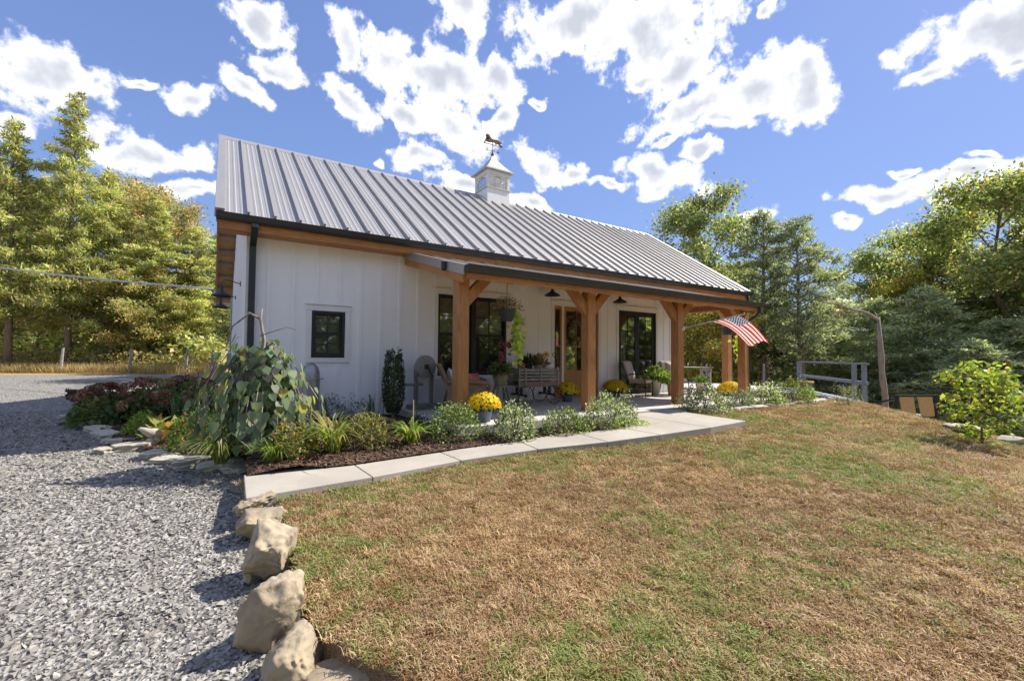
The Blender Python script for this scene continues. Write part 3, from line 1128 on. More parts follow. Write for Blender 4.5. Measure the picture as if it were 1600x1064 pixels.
slope_box('roof_deck', XL + .03, XR - .03, .06, SL - .10, -.15, -.024, W_['cedarx'])
BL = 6.6
slope_box('back_roof', XL, XR, .02, BL, -.022, .0, W_['roof'], back=True)
for k in range(30):
    slope_box('soffit_board', XL + .035, .1, .25 + k * .205, .45 + k * .205, -.062, -.026, W_['lumber'], back=True)
slope_box('back_deck', .1, XR - .03, .25, BL - .1, -.15, -.026, W_['cedarx'], back=True)
for k in range(11):
    slope_box('lookout', XL + .04, .02, .32 + k * .58, .37 + k * .58, -.16, -.064, W_['greywood'], back=True)
slope_box('rake_board', XL - .008, XL + .03, .03, SL - .02, -.20, -.024, W_['cedarx'])
slope_box('rake_board', XL - .008, XL + .03, .03, BL, -.20, -.024, W_['cedarx'], back=True)
slope_box('rake_board', XR - .03, XR + .008, .03, SL - .02, -.20, -.024, W_['cedarx'])
for a, c in ((XL - .03, XL + .105), (XR - .105, XR + .03)):
    slope_box('rake_trim', a, c, .015, SL - .04, .010, .05, W_['roof'])
slope_box('rake_trim', XL - .034, XL - .010, .012, SL - .04, -.11, .012, W_['roof'])
slope_box('rake_trim', XL - .03, XL + .105, .05, BL, .010, .05, W_['roof'], back=True)
MB().prism([(YR - .14, ZR - .075), (YR, ZR + .055), (YR + .14, ZR - .075), (YR + .14, ZR - .095), (YR, ZR + .035), (YR - .14, ZR - .095)], 'yz', XL - .03, XR + .03).build('ridge_cap', W_['roof'], house)
# eave: fascia, soffit, gutter, downspout
for k in range(6):
    a = XL + .035 + k * (XR - XL - .07) / 6
    MB().box(a + .002, a + (XR - XL - .07) / 6 - .002, -.468, -.43, 3.15, 3.30).build('fascia_board', W_['cedarx'], house)
MB().box(XL + .04, XR - .04, -.428, -.03, 3.165, 3.185).build('soffit', W_['cedarx'], house)


def gutter(name, x0, x1, yb, z0, z1):
    b = MB()
    prof = [(yb, z1), (yb, z0), (yb - .075, z0), (yb - .10, z0 + .035), (yb - .115, z1 - .03), (yb - .128, z1), (yb - .112, z1), (yb - .098, z1 - .03), (yb - .085, z0 + .035), (yb - .065, z0 + .012), (yb - .012, z0 + .012), (yb - .012, z1)]
    b.prism(prof, 'yz', x0, x1)
    for xe in (x0 + .001, x1 - .004):
        b.prism([(yb - .002, z1 - .002), (yb - .002, z0 + .002), (yb - .074, z0 + .002), (yb - .112, z1 - .03), (yb - .12, z1 - .002)], 'yz', xe, xe + .003)
    return b.build(name, W_['bronze'], house)


gutter('gutter', XL - .01, XR + .03, -.474, 3.275, 3.392)
MB().bar((.065, -.54, 3.275), (.065, -.54, 3.2), .10, .08, (0, 1, 0)).bar((.065, -.535, 3.21), (.065, -.085, 3.0), .105, .07).bar((.065, -.085, 3.03), (.065, -.085, -.1), .105, .075, (0, 1, 0)).build('downspout', W_['bronze'], house, bevel=.008)
MB().tube([(XR - .2, -.54, 3.27), (XR - .2, -.52, 3.1), (XR - .25, -.2, 2.95), (XR - .3, .05, 2.8), (XR - .3, .05, -.1)], .045, 8).build('downspout', W_['bronze'], house, smooth=True)

# ---- porch: posts, braces, beams, roof
PW, PY = .2114, -2.4667
PXS = [2.9028, 5.8045, 8.661, 11.505]
BZ = 2.42


def post(x, y, z1, w=PW):
    p = MB().box(x, x + w, y, y + w, -.006, z1).build('porch_post', W_['cedar'], house, bevel=.012)
    return p


def brace(p, a, c, w=.125, h=.19, curve=.05):
    a, c = Vector(a), Vector(c)
    b = MB()
    pts = []
    up = Vector((0, 0, 1))
    m = (a + c) / 2 + Vector((0, 0, curve))
    path = [a, (a + m) / 2 + Vector((0, 0, curve * .35)), m, (m + c) / 2 + Vector((0, 0, curve * .35)), c]
    b.bar(a, c, w, h)
    o = b.build('knee_brace', W_['cedar'], p, bevel=.01)
    return o


for k, px in enumerate(PXS):
    p = post(px, PY, BZ - .003)
    ym = PY + PW / 2
    if k > 0:
        brace(p, (px + .06, ym, 1.99), (px - .43, ym, 2.50))
    if k < 3:
        brace(p, (px + PW - .06, ym, 1.99), (px + PW + .43, ym, 2.50))
    else:
        brace(p, (px + PW / 2, PY + PW - .06, 1.99), (px + PW / 2, PY + PW + .5, 2.50))
    MB().box(px + .07, px + .15, PY - .07, PY - .006, 2.36, 2.47).build('beam_end', W_['lumber'], p)
MB().box(2.86, 11.76, PY + .015, PY + PW - .015, BZ, 2.60).build('porch_beam', W_['cedarx'], house, bevel=.006)
MB().box(11.53, 11.69, PY + PW, -.03, BZ + .02, 2.60).build('porch_beam', W_['cedar'], house, bevel=.006)
TP = math.atan(.268)
PYE, PZE = -2.78, 3.25 - .268 * 2.78
PLN = (2.78 - .03) / math.cos(TP)
p1_ = panel_mesh(SP - .004, PLN).build('porch_roof_panel', W_['roof'], house)
s1_ = seam_mesh(PLN, .042).build('porch_roof_seam', W_['roof'], house)
k = 0
xa = 2.87
while xa < 11.5:
    if k == 0:
        p1_.location, p1_.rotation_euler = (xa + .002, PYE, PZE), (TP, 0, 0)
        s1_.location, s1_.rotation_euler = (xa + .02, PYE, PZE), (TP, 0, 0)
    else:
        share('porch_roof_panel', p1_, house, (xa + .002, PYE, PZE), (TP, 0, 0))
        share('porch_roof_seam', s1_, house, (xa, PYE, PZE), (TP, 0, 0))
    xa += SP
    k += 1
PXE = xa
slope_box('porch_roof_deck', 2.90, PXE - .03, .03, PLN - .05, -.06, -.023, W_['cedarx'], L0=(PYE, PZE), th=TP)
slope_box('porch_rake', 2.862, 2.90, .05, PLN - .02, -.245, -.075, W_['cedarx'], L0=(PYE, PZE), th=TP)
slope_box('porch_rake_trim', 2.84, 2.861, .0, PLN - .02, -.115, .03, W_['roof'], L0=(PYE, PZE), th=TP)
slope_box('porch_rake_trim', 2.84, 2.93, .0, PLN - .02, .031, .043, W_['roof'], L0=(PYE, PZE), th=TP)
slope_box('porch_rake', PXE - .03, PXE + .008, .05, PLN - .02, -.245, -.024, W_['cedarx'], L0=(PYE, PZE), th=TP)
for k in range(1, 10):
    xr = 2.9 + k * .95
    slope_box('porch_rafter', xr - .045, xr + .045, .12, PLN - .04, -.20, -.061, W_['lumber'], L0=(PYE, PZE), th=TP)
gutter('porch_gutter', 2.855, PXE + .03, PYE - .008, 2.425, 2.545)
MB().box(2.9, PXE - .03, PYE - .004, PYE + .03, 2.33, 2.46).build('porch_fascia', W_['cedarx'], house)
MB().tube([(PXE - .1, -2.85, 2.43), (PXE - .08, -2.84, 2.33), (PXE - .02, -2.68, 2.2), (PXE + .06, -2.45, 2.1), (PXE + .06, -2.44, -.06)], .042, 8).build('downspout', W_['bronze'], house, smooth=True)
# open bay under the far end of the main roof
p = post(14.80, .0, 3.14, .24)
brace(p, (14.86, .12, 2.45), (14.2, .12, 3.1))
p = post(14.80, 8.2, 3.1, .24)
MB().box(WX + .01, 15.2, .03, .20, 2.98, 3.16).build('bay_beam', W_['cedarx'], house)
MB().box(14.84, 15.0, .25, 8.2, 2.92, 3.10).build('bay_beam', W_['cedar'], house)

# ---- cupola
cu = part_empty('cupola')
cx0, cx1, cy0, cy1 = 6.965, 7.835, 3.64, 4.51
MB().box(cx0, cx1, cy0, cy1, 6.0, 6.69).build('cupola_base', W_['white'], cu)
MB().box(cx0 - .03, cx1 + .03, cy0 - .03, cy1 + .03, 6.692, 6.722).build('cupola_band', mat('mossy_paint', [(.50, .50, .36), (.62, .62, .5)], 8), cu)
MB().box(cx0 - .012, cx1 + .012, cy0 - .012, cy1 + .012, 7.17, 7.30).build('cupola_head', W_['trim'], cu)
for a, c in ((cx0, cy0), (cx1 - .09, cy0), (cx0, cy1 - .09), (cx1 - .09, cy1 - .09)):
    MB().box(a, a + .09, c, c + .09, 6.724, 7.168).build('cupola_corner', W_['trim'], cu)


def arch_window(frame_axis, fixed, a0, a1):
    """arched light with a grid of bars, standing in one side of the cupola"""
    def bx(b, u0, u1, w0, w1, t=.016):
        return b.box(u0, u1, fixed - t, fixed + t, w0, w1) if frame_axis == 'x' else b.box(fixed - t, fixed + t, u0, u1, w0, w1)
    b = MB()
    wd = a1 - a0
    bx(b, a0, a0 + .03, 6.724, 7.166)
    bx(b, a1 - .03, a1, 6.724, 7.166)
    bx(b, a0 + .03, a1 - .03, 6.726, 6.756, .0155)
    arch = []
    for k in range(9):
        t = k / 8
        u = a0 + .03 + (wd - .06) * t
        arch.append((u, 7.04 + .105 * math.sin(PI * t)))
    poly = arch + [(a1 - .03, 7.167), (a0 + .03, 7.167)]
    b.prism(poly, 'xz' if frame_axis == 'x' else 'yz', fixed - .015, fixed + .015)
    for t in (1 / 3, 2 / 3):
        u = a0 + wd * t
        bx(b, u - .009, u + .009, 6.756, 7.13, .010)
    bx(b, a0 + .03, a1 - .03, 6.90, 6.915, .009)
    b.build('cupola_window', W_['trim'], cu)
    g_ = MB()
    pp = [(a0 + .02, 6.74), (a1 - .02, 6.74), (a1 - .02, 7.1), (a0 + .02, 7.1)]
    g_.add([(u, fixed + .004, z) if frame_axis == 'x' else (fixed + .004, u, z) for u, z in pp], [(0, 1, 2, 3)])
    g_.build('cupola_pane', W_['glass'], cu)


arch_window('x', cy0 + .045, cx0 + .09, cx1 - .09)
arch_window('x', cy1 - .045, cx0 + .09, cx1 - .09)
arch_window('y', cx0 + .045, cy0 + .09, cy1 - .09)
arch_window('y', cx1 - .045, cy0 + .09, cy1 - .09)
ex, cxm, cym = .115, (cx0 + cx1) / 2, (cy0 + cy1) / 2
b = MB()
b.box(cx0 - ex, cx1 + ex, cy0 - ex, cy1 + ex, 7.302, 7.325).build('cupola_eave', W_['roof'], cu)
rings = []
for t, z in ((1, 7.327), (.80, 7.42), (.52, 7.60), (.25, 7.80), (.04, 8.0)):
    h = (cx1 - cx0) / 2 + ex
    rings.append([(cxm - h * t, cym - h * t, z), (cxm + h * t, cym - h * t, z), (cxm + h * t, cym + h * t, z), (cxm - h * t, cym + h * t, z)])
b = MB()
for r in rings:
    b.v += r
for i in range(4):
    for j in range(4):
        b.f.append((i * 4 + j, i * 4 + (j + 1) % 4, i * 4 + 4 + (j + 1) % 4, i * 4 + 4 + j))
b.f.append((16, 17, 18, 19))
b.build('cupola_roof', W_['roof'], cu)

# ---- weathervane
wv = thing('weathervane', 'rusty copper running horse weathervane on top of the cupola', 'weathervane', (cxm, cym, 7.98))
MB().tube([(0, 0, 0), (0, 0, .5)], .010, 8).build('pole', W_['rust'], wv)
MB().lathe([(.0, .0), (.045, .03), (.055, .07), (.03, .12), (.014, .16), (.02, .2), (.0, .24)], 12).build('ball', W_['rust'], wv, smooth=True)
b = MB().tube([(-.2, 0, .19), (.2, 0, .19)], .006, 6).tube([(0, -.2, .19), (0, .2, .19)], .006, 6)
b.build('direction_arms', W_['rust'], wv)
b = MB().ring((-.22, 0, .19), .032, .008, 'y', 10, 5)
b.build('letter', W_['rust'], wv)
MB().prism([(.19, .16), (.25, .16), (.25, .22), (.19, .22), (.205, .19)], 'xz', -.006, .006).build('letter', W_['rust'], wv)
MB().bar((-.36, 0, .40), (.40, 0, .42), .012, .018).build('base_bar', W_['rust'], wv)
hor = [(-.275, .655), (-.27, .69), (-.245, .715), (-.235, .745), (-.215, .725), (-.17, .735), (-.12, .70), (-.085, .645), (-.04, .61), (.05, .605), (.12, .62), (.19, .625), (.23, .605), (.29, .60), (.36, .57), (.385, .545), (.33, .555), (.275, .57), (.25, .55), (.255, .52), (.31, .485), (.36, .455), (.40, .425), (.37, .42), (.32, .45), (.25, .48), (.19, .50), (.16, .485), (.155, .45), (.12, .45), (.125, .49), (.10, .515), (.02, .51), (-.06, .495), (-.10, .47), (-.13, .50), (-.16, .475), (-.22, .49), (-.28, .46), (-.33, .40), (-.355, .41), (-.30, .485), (-.25, .525), (-.19, .53), (-.165, .57), (-.165, .63), (-.20, .66), (-.225, .64), (-.26, .635)]
bm = bmesh.new()
fv = [bm.verts.new((x, 0, z)) for x, z in hor]
bm.faces.new(fv)
bmesh.ops.triangulate(bm, faces=bm.faces)
me = bpy.data.meshes.new('horse')
bm.to_mesh(me)
bm.free()
me.materials.append(W_['rust'])
o = bpy.data.objects.new('horse', me)
C.objects.link(o)
o.parent = wv
sd = o.modifiers.new('thick', 'SOLIDIFY')
sd.thickness = .05
sd.offset = 0
bv = o.modifiers.new('round', 'BEVEL')
bv.width = .016
bv.segments = 2

# ---- barn lamps
def lamp(label, loc, rz, grp):
    t = thing('wall_lamp', label, 'lamp', loc, rz, grp)
    MB().tube([(0, .0, 0), (0, -.03, 0)], .055, 16).build('backplate', W_['bronze'], t)
    MB().tube([(0, -.03, 0), (0, -.14, .03), (0, -.25, .06), (0, -.33, .05), (0, -.36, 0), (0, -.36, -.1)], .010, 8).build('arm', W_['bronze'], t, smooth=True)
    MB().lathe([(.001, -.08), (.028, -.082), (.032, -.15), (.06, -.2), (.19, -.27), (.198, -.30), (.192, -.30), (.18, -.27), (.05, -.205), (.02, -.2)], 24, (0, -.36, 0)).build('shade', W_['bronze'], t, smooth=True)
    return t


FACE = 0
lamp('black gooseneck barn lamp above the wagon, left of the entry door', (6.55, -.003, 2.90), 0, 'barn lamps')
lamp('black gooseneck barn lamp between entry door and French doors', (8.95, -.003, 2.90), 0, 'barn lamps')
lamp('black gooseneck barn lamp on the wall right of the French doors', (11.3, -.003, 2.86), 0, 'barn lamps')
lamp('nearer gooseneck barn lamp on the narrow gable end wall', (-.003, 2.3, 2.62), -PI / 2, 'barn lamps')
lamp('farther, lower-looking gooseneck barn lamp on the gable end wall', (-.003, 5.2, 2.62), -PI / 2, 'barn lamps')
# security camera on the porch rake
t = thing('security_camera', 'small dark dome security camera under the porch roof corner', 'camera', (2.855, -2.1, 2.60))
MB().box(-.10, -.004, -.05, .05, .10, .115).build('mount', W_['galv'], t)
MB().lathe([(.0, -.06), (.03, -.05), (.045, -.02), (.045, .06), (.04, .10), (0, .10)], 14, (-.055, 0, 0)).build('dome', W_['bronze'], t, smooth=True)
# electrical box and service cable at the gable
t = thing('meter_box', 'small grey electric meter box on the far gable wall', 'meter', (-.002, 8.0, .6))
MB().box(-.14, 0, -.15, .15, 0, .5).build('box', W_['galv'], t)
MB().tube([(-.05, 0, .5), (-.05, 0, 2.3)], .025, 8).build('conduit', W_['galv'], t)

# ------------------------------------------------------------------ plants
def unit(a):
    return a / np.maximum(np.linalg.norm(a, axis=1, keepdims=True), 1e-9)


def leaf_obj(name, P, D, N, L, W, T, material, parent=None, cup=.12, mid=.45):
    """many leaf-sized blades in one mesh: base, two shoulders, tip"""
    n = len(P)
    D = unit(D)
    S = unit(np.cross(D, N))
    U = np.cross(S, D)
    L, W = np.broadcast_to(L, n)[:, None], np.broadcast_to(W, n)[:, None]
    V = np.empty((n, 4, 3), np.float32)
    V[:, 0] = P
    V[:, 1] = P + D * L * mid + S * W / 2 + U * W * cup
    V[:, 2] = P + D * L - U * L * cup * .6
    V[:, 3] = P + D * L * mid - S * W / 2 + U * W * cup
    me = bpy.data.meshes.new(name)
    me.vertices.add(n * 4)
    me.vertices.foreach_set('co', V.ravel())
    me.loops.add(n * 4)
    me.loops.foreach_set('vertex_index', np.arange(n * 4, dtype=np.int32))
    me.polygons.add(n)
    me.polygons.foreach_set('loop_start', np.arange(0, n * 4, 4, dtype=np.int32))
    me.polygons.foreach_set('loop_total', np.full(n, 4, np.int32))
    me.update()
    a = me.attributes.new('tint', 'FLOAT_COLOR', 'FACE')
    a.data.foreach_set('color', np.concatenate([T, np.ones((n, 1))], 1).astype(np.float32).ravel())
    me.materials.append(material)
    o = bpy.data.objects.new(name, me)
    C.objects.link(o)
    o.parent = parent
    return o


def tints(n, rng, cols, jitter=.18):
    """each blade takes one of the weighted colours, a little lighter or darker"""
    w = np.array([c[3] for c in cols], float)
    idx = rng.choice(len(cols), n, p=w / w.sum())
    base = np.array([c[:3] for c in cols])[idx]
    return np.clip(base * rng.normal(1, jitter, (n, 1)) * rng.normal(1, .06, (n, 3)), .003, .95)


def sphere_dirs(n, rng):
    return unit(rng.normal(0, 1, (n, 3)))


def shrub(name, label, loc, rx, h, n, L, W, cols, cat='shrub', group=None, stems=6, lump=.25, rng=None, ry=None, upright=.25, extra=None):
    rng = rng or np.random.RandomState(abs(hash(label)) % 9999 if False else sum(map(ord, label)) % 9999)
    t = thing(name, label, cat, loc, 0, group)
    ry = ry or rx
    d = sphere_dirs(n, rng)
    d[:, 2] = np.abs(d[:, 2]) * 1.0 - .12
    ph = rng.uniform(0, 6.28, 6)
    az_ = np.arctan2(d[:, 1], d[:, 0])
    el_ = d[:, 2]
    bump = 1 + lump * (.5 * np.sin(3 * az_ + ph[0] + 3 * el_) + .35 * np.sin(5 * az_ - 4 * el_ + ph[1]) + .3 * np.sin(8 * az_ + 7 * el_ + ph[2]))
    r = rng.uniform(.35, 1.0, n) ** .45 * bump
    P = np.column_stack([d[:, 0] * r * rx, d[:, 1] * r * ry, np.maximum(.02, (d[:, 2] * r * .88 + .12) * h)])
    D = unit(d * .8 + rng.normal(0, .55, (n, 3)) + np.array([0, 0, upright]))
    N = unit(rng.normal(0, .6, (n, 3)) + np.array([0, 0, 1.0]))
    leaf_obj('foliage', P - D * L * .4, D, N, L * rng.uniform(.7, 1.3, n), W * rng.uniform(.75, 1.25, n), tints(n, rng, cols), W_['leaf'], t)
    b = MB()
    for k in range(stems):
        a = rng.uniform(0, 6.28)
        e = rng.uniform(.2, .6)
        b.tube([(0, 0, -.03), (math.cos(a) * rx * e * .4, math.sin(a) * ry * e * .4, h * .35), (math.cos(a) * rx * e, math.sin(a) * ry * e, h * .75)], [.012, .009, .004], 5)
    b.build('stem', W_['bark'], t)
    return t


def straps(name, label, loc, n, length, width, cols, spread=1.0, cat='plant', group=None, lift=1.0, seg=6, rng=None, parent=None, r0=.06):
    """arching strap-leaved clump"""
    rng = rng or np.random.RandomState(sum(map(ord, label)) % 9999)
    t = parent or thing(name, label, cat, loc, 0, group)
    vs, fs, ti = [], [], []
    T = tints(n, rng, cols)
    for k in range(n):
        a = rng.uniform(0, 6.28)
        d = np.array([math.cos(a), math.sin(a), 0])
        s = np.array([-d[1], d[0], 0])
        Lk = length * rng.uniform(.65, 1.15)
        out = spread * rng.uniform(.35, 1.0)
        p0 = np.array([*(rng.uniform(-1, 1, 2) * r0), 0])
        for i in range(seg + 1):
            q = i / seg
            p = p0 + d * (Lk * out * (q * .55 + .45 * q * q)) + np.array([0, 0, Lk * lift * (1.25 * q - (.55 + .45 * out) * q * q)])
            w = width * (1 - q) ** .55 * (.6 + .8 * min(q * 3, 1)) * .6
            c = s * w
            vs += [tuple(p - c), tuple(p + c)]
        o_ = k * (seg + 1) * 2
        for i in range(seg):
            fs.append((o_ + 2 * i, o_ + 2 * i + 1, o_ + 2 * i + 3, o_ + 2 * i + 2))
            ti.append(T[k])
    me = bpy.data.meshes.new('foliage')
    me.from_pydata(vs, [], fs)
    at = me.attributes.new('tint', 'FLOAT_COLOR', 'FACE')
    at.data.foreach_set('color', np.concatenate([np.array(ti), np.ones((len(ti), 1))], 1).astype(np.float32).ravel())
    me.materials.append(W_['leaf'])
    o = bpy.data.objects.new('foliage', me)
    C.objects.link(o)
    o.parent = t
    return t


def px_plant(u, v, zf=z_bed):
    p = hit(u, v, zf)
    d = (p.x - CX) * math.sin(YAW) + (p.y - CY) * math.cos(YAW)
    return p, d / CF


# ---- shrubs set by where they stand in the photograph: (u, v of base, width px, height px)
SILVER = [(0.598, 0.598, 0.481, 3), (0.416, 0.468, 0.312, 3), (0.143, 0.195, 0.091, 3), (0.078, 0.117, 0.052, 2)]
GREENV = [(0.169, 0.234, 0.065, 3), (0.117, 0.169, 0.052, 3), (0.442, 0.468, 0.286, 2), (0.065, 0.104, 0.039, 2)]
NAND = [(0.208, 0.26, 0.065, 3), (0.468, 0.416, 0.156, 2), (0.494, 0.143, 0.091, 1.2), (0.104, 0.156, 0.039, 3), (0.65, 0.585, 0.325, 0.8)]
NANDG = [(0.117, 0.195, 0.046, 4), (0.169, 0.247, 0.065, 2), (0.39, 0.091, 0.065, 0.5), (0.065, 0.104, 0.033, 2)]
RUSSET = [(0.182, 0.195, 0.065, 3), (0.338, 0.221, 0.13, 2), (0.39, 0.338, 0.156, 1.5), (0.104, 0.13, 0.046, 2)]
BRIGHT = [(0.338, 0.442, 0.065, 3), (0.208, 0.312, 0.052, 3), (0.494, 0.546, 0.117, 1.5), (0.091, 0.156, 0.026, 1.5)]


def bush(name, label, u, v, w, h, n, L, W, cols, zf=z_bed, **k):
    p, m = px_plant(u, v, zf)
    return shrub(name, label, (p.x, p.y, p.z - .01), w * m / 2, h * m, n, L, W, cols, **k)


zr = lambda x, y: -.085
bush('variegated_shrub', 'silvery green shrub at the foot of the leftmost porch post', 712, 684, 92, 62, 2000, .05, .026, GREENV, group='porch shrubs')
bush('variegated_shrub', 'round cream-edged shrub right of the largest yellow mum', 804, 684, 74, 62, 2000, .045, .026, SILVER, group='porch shrubs')
bush('variegated_shrub', 'low spreading grey-green shrub left of the second porch post', 882, 676, 82, 44, 1700, .045, .02, GREENV, group='porch shrubs')
bush('variegated_shrub', 'large silvery shrub covering the foot of the second porch post', 955, 668, 92, 60, 2600, .045, .025, SILVER, group='porch shrubs')
bush('groundcover', 'low lime green groundcover beside the walkway bend', 985, 668, 80, 14, 700, .05, .035, BRIGHT, cat='plant', stems=2)
bush('variegated_shrub', 'wide silvery shrub just right of the third porch post', 1100, 645, 84, 50, 2400, .05, .028, SILVER, zf=zr, group='porch shrubs')
bush('variegated_shrub', 'small grey shrub below the farthest yellow mum', 1158, 637, 44, 32, 1200, .045, .022, [(.30, .34, .28, 3), (.16, .20, .14, 3), (.08, .1, .06, 2)], zf=zr, group='porch shrubs')
bush('variegated_shrub', 'silvery shrub right of the farthest yellow mum', 1198, 634, 62, 42, 1800, .05, .028, SILVER, zf=zr, group='porch shrubs')
bush('rose_bush', 'green shrub with a few pink blooms at the right end of the bed', 1240, 631, 60, 46, 1600, .05, .03, [(.16, .20, .06, 3), (.26, .30, .14, 2), (.09, .12, .04, 3), (.5, .07, .14, .12)], zf=zr)
bush('lime_shrub', 'small lime green plant between the silvery shrubs', 1216, 632, 24, 20, 420, .05, .028, BRIGHT, zf=zr)
bush('lime_shrub', 'drooping lime green plant at the right end of the porch bed', 1262, 624, 28, 22, 420, .07, .03, BRIGHT, zf=zr)
bush('nandina', 'red-tipped nandina beside the walkway left of the daylilies', 455, 714, 78, 66, 1500, .055, .022, NAND, group='nandinas')
bush('nandina', 'russet nandina between the two daylily clumps', 572, 698, 76, 58, 1500, .05, .022, RUSSET, group='nandinas')
bush('nandina', 'deep green nandina with red berries left of the weeping redbud', 306, 699, 84, 66, 1900, .06, .024, NANDG, group='nandinas')
bush('boxwood_ball', 'rounded bright yellow-green boxwood in front of the hydrangeas', 223, 678, 50, 40, 1500, .035, .022, BRIGHT, lump=.1)
bush('blue_spruce', 'low blue-green spruce in front of the tin ornament', 512, 655, 74, 42, 1600, .06, .010, [(.10, .14, .12, 3), (.16, .20, .17, 2), (.06, .08, .06, 2)])
bush('dark_shrub', 'small dark green shrub behind the daylilies near the wall', 557, 650, 56, 42, 800, .05, .022, [(.05, .08, .035, 3), (.10, .14, .06, 2)])
bush('dark_shrub', 'dark green perennial beside the slab corner', 650, 672, 46, 30, 600, .05, .02, [(.06, .10, .03, 3), (.11, .16, .05, 2)])
bush('white_aster', 'loose plant with cream-white blossoms behind the hosta', 322, 655, 66, 62, 900, .05, .022, [(.14, .20, .05, 3), (.26, .30, .10, 2), (.62, .60, .40, 1.2)], cat='plant')
bush('hosta', 'yellowing hosta left of the red-berried nandina', 268, 690, 66, 46, 70, .24, .15, [(.32, .34, .08, 3), (.50, .42, .14, 2), (.42, .22, .08, 1), (.2, .26, .06, 2)], cat='plant', stems=3)
bush('euonymus_sprout', 'sprig of yellow-green leaves on the gravel edge by the flagstones', 120, 657, 22, 12, 160, .05, .03, [(.2, .22, .06, 1), (.3, .22, .08, 1)], cat='plant', stems=2)
LILY = [(.26, .30, .08, 3), (.36, .36, .12, 2), (.16, .20, .05, 3), (.45, .32, .12, 1)]


def clump(label, u, v, n, L, w, cols=LILY, name='daylily', zf=z_bed, **k):
    p, m = px_plant(u, v, zf)
    return straps(name, label, (p.x, p.y, p.z - .01), n, L, w, cols, **k)


clump('large arching daylily clump between two nandinas', 522, 708, 120, .95, .014, group='daylilies')
clump('smaller bright daylily clump in front of the columnar yew', 642, 694, 95, .62, .017, [(.20, .30, .05, 3), (.30, .36, .09, 2), (.4, .34, .12, .7)], group='daylilies')
clump('variegated liriope mound under the weeping redbud', 345, 722, 320, .78, .009, [(.34, .38, .12, 3), (.22, .28, .06, 3), (.46, .46, .22, 2)], name='liriope', group='liriopes')
clump('small liriope tuft right of the redbud trunk', 428, 722, 130, .5, .008, [(.30, .36, .10, 3), (.20, .28, .05, 3)], name='liriope', group='liriopes')
clump('upright blue-green iris leaves behind the russet nandina', 580, 655, 12, .52, .020, [(.12, .18, .12, 1), (.16, .2, .1, 1)], name='iris', spread=.35, lift=1.5, group='irises')
clump('upright iris leaves between hosta and hydrangeas', 272, 660, 12, .62, .022, [(.16, .24, .14, 1), (.2, .24, .1, 1)], name='iris', spread=.35, lift=1.4, group='irises')
bush('pruned_grass', 'bluish tuft of dry stems beside the spruce', 545, 672, 40, 40, 120, .2, .006, [(.3, .26, .18, 1), (.16, .18, .1, 1)], cat='plant', stems=3)

# columnar yew by the wall
p, m = px_plant(614, 655)
t = thing('columnar_yew', 'narrow dark upright yew standing against the white wall', 'shrub', p)
rng = np.random.RandomState(4)
H, R = 100 * m, 16.5 * m
n = 3600
zz = rng.uniform(.08, 1, n)
rr = R * np.clip(np.minimum(.35 + 2.2 * zz, 1.0) * (1 - .35 * zz ** 5), .1, 1) * rng.uniform(.2, 1, n) ** .5
aa = rng.uniform(0, 6.28, n)
colz = np.sin(aa * 5) * .05 + np.sin(aa * 3 + 1) * .06
P = np.column_stack([np.cos(aa) * rr, np.sin(aa) * rr, (zz + colz * (zz > .8)) * H])
D = unit(np.column_stack([np.cos(aa) * .5, np.sin(aa) * .5, np.full(n, 1.0)]) + rng.normal(0, .35, (n, 3)))
leaf_obj('foliage', P, D, sphere_dirs(n, rng), .06, .018, tints(n, rng, [(.055, .08, .035, 4), (.10, .13, .05, 2), (.16, .18, .08, .7)]), W_['leaf'], t)
MB().tube([(0, 0, -.03), (0, 0, H * .5), (.02, 0, H * .9)], [.03, .02, .006], 6).build('stem', W_['bark'], t)

# ---- hydrangeas: leaves plus each faded flower head
def head_mesh(seed, cols):
    rng = np.random.RandomState(seed)
    n = 90
    d = sphere_dirs(n, rng)
    d[:, 2] = d[:, 2] * .8 + .1
    return leaf_obj('flower_head', d * .058, unit(d + rng.normal(0, .8, (n, 3))), d, .034, .03, tints(n, rng, cols), W_['petal'])


HCOL = [[(.34, .15, .10, 3), (.46, .25, .17, 2), (.22, .09, .065, 2)], [(.40, .26, .16, 3), (.30, .13, .09, 2), (.45, .36, .2, 1)], [(.36, .36, .16, 3), (.26, .28, .11, 2), (.42, .28, .16, 1)], [(.20, .075, .055, 3), (.11, .045, .035, 2)]]
hmesh = [head_mesh(i, c) for i, c in enumerate(HCOL)]
rng = np.random.RandomState(8)
usedh = [False] * 4
for label, u, v, w, h in (('leftmost hydrangea with faded brown flower heads by the gravel', 168, 660, 104, 58), ('middle hydrangea with faded russet and green flower heads', 232, 655, 110, 62), ('rear hydrangea with dark russet heads beside the red metal glider', 292, 642, 92, 52)):
    p, m = px_plant(u, v)
    t = shrub('hydrangea', label, (p.x, p.y, p.z), w * m / 2, h * m * .88, 900, .13, .085, [(.15, .21, .08, 3), (.20, .26, .10, 2), (.10, .15, .06, 2), (.32, .21, .09, .5)], group='hydrangeas', upright=.1, lump=.15)
    for k in range(34):
        a, e = rng.uniform(0, 6.28), rng.uniform(.1, 1.0) ** .8 * PI / 2
        rx, hh = w * m / 2, h * m
        q = (math.cos(a) * math.cos(e) * rx * 1.0, math.sin(a) * math.cos(e) * rx * 1.0, (.14 + .84 * math.sin(e)) * hh)
        i = int(rng.choice(4, p=[.4, .2, .15, .25]))
        s = rng.uniform(.8, 1.35)
        if not usedh[i]:
            usedh[i] = True
            o = hmesh[i]
            o.parent = t
            o.location, o.scale = q, (s, s, s)
        else:
            share('flower_head', hmesh[i], t, q, (rng.uniform(-.4, .4), rng.uniform(-.4, .4), rng.uniform(0, 6)), (s, s, s * rng.uniform(.85, 1.2)))

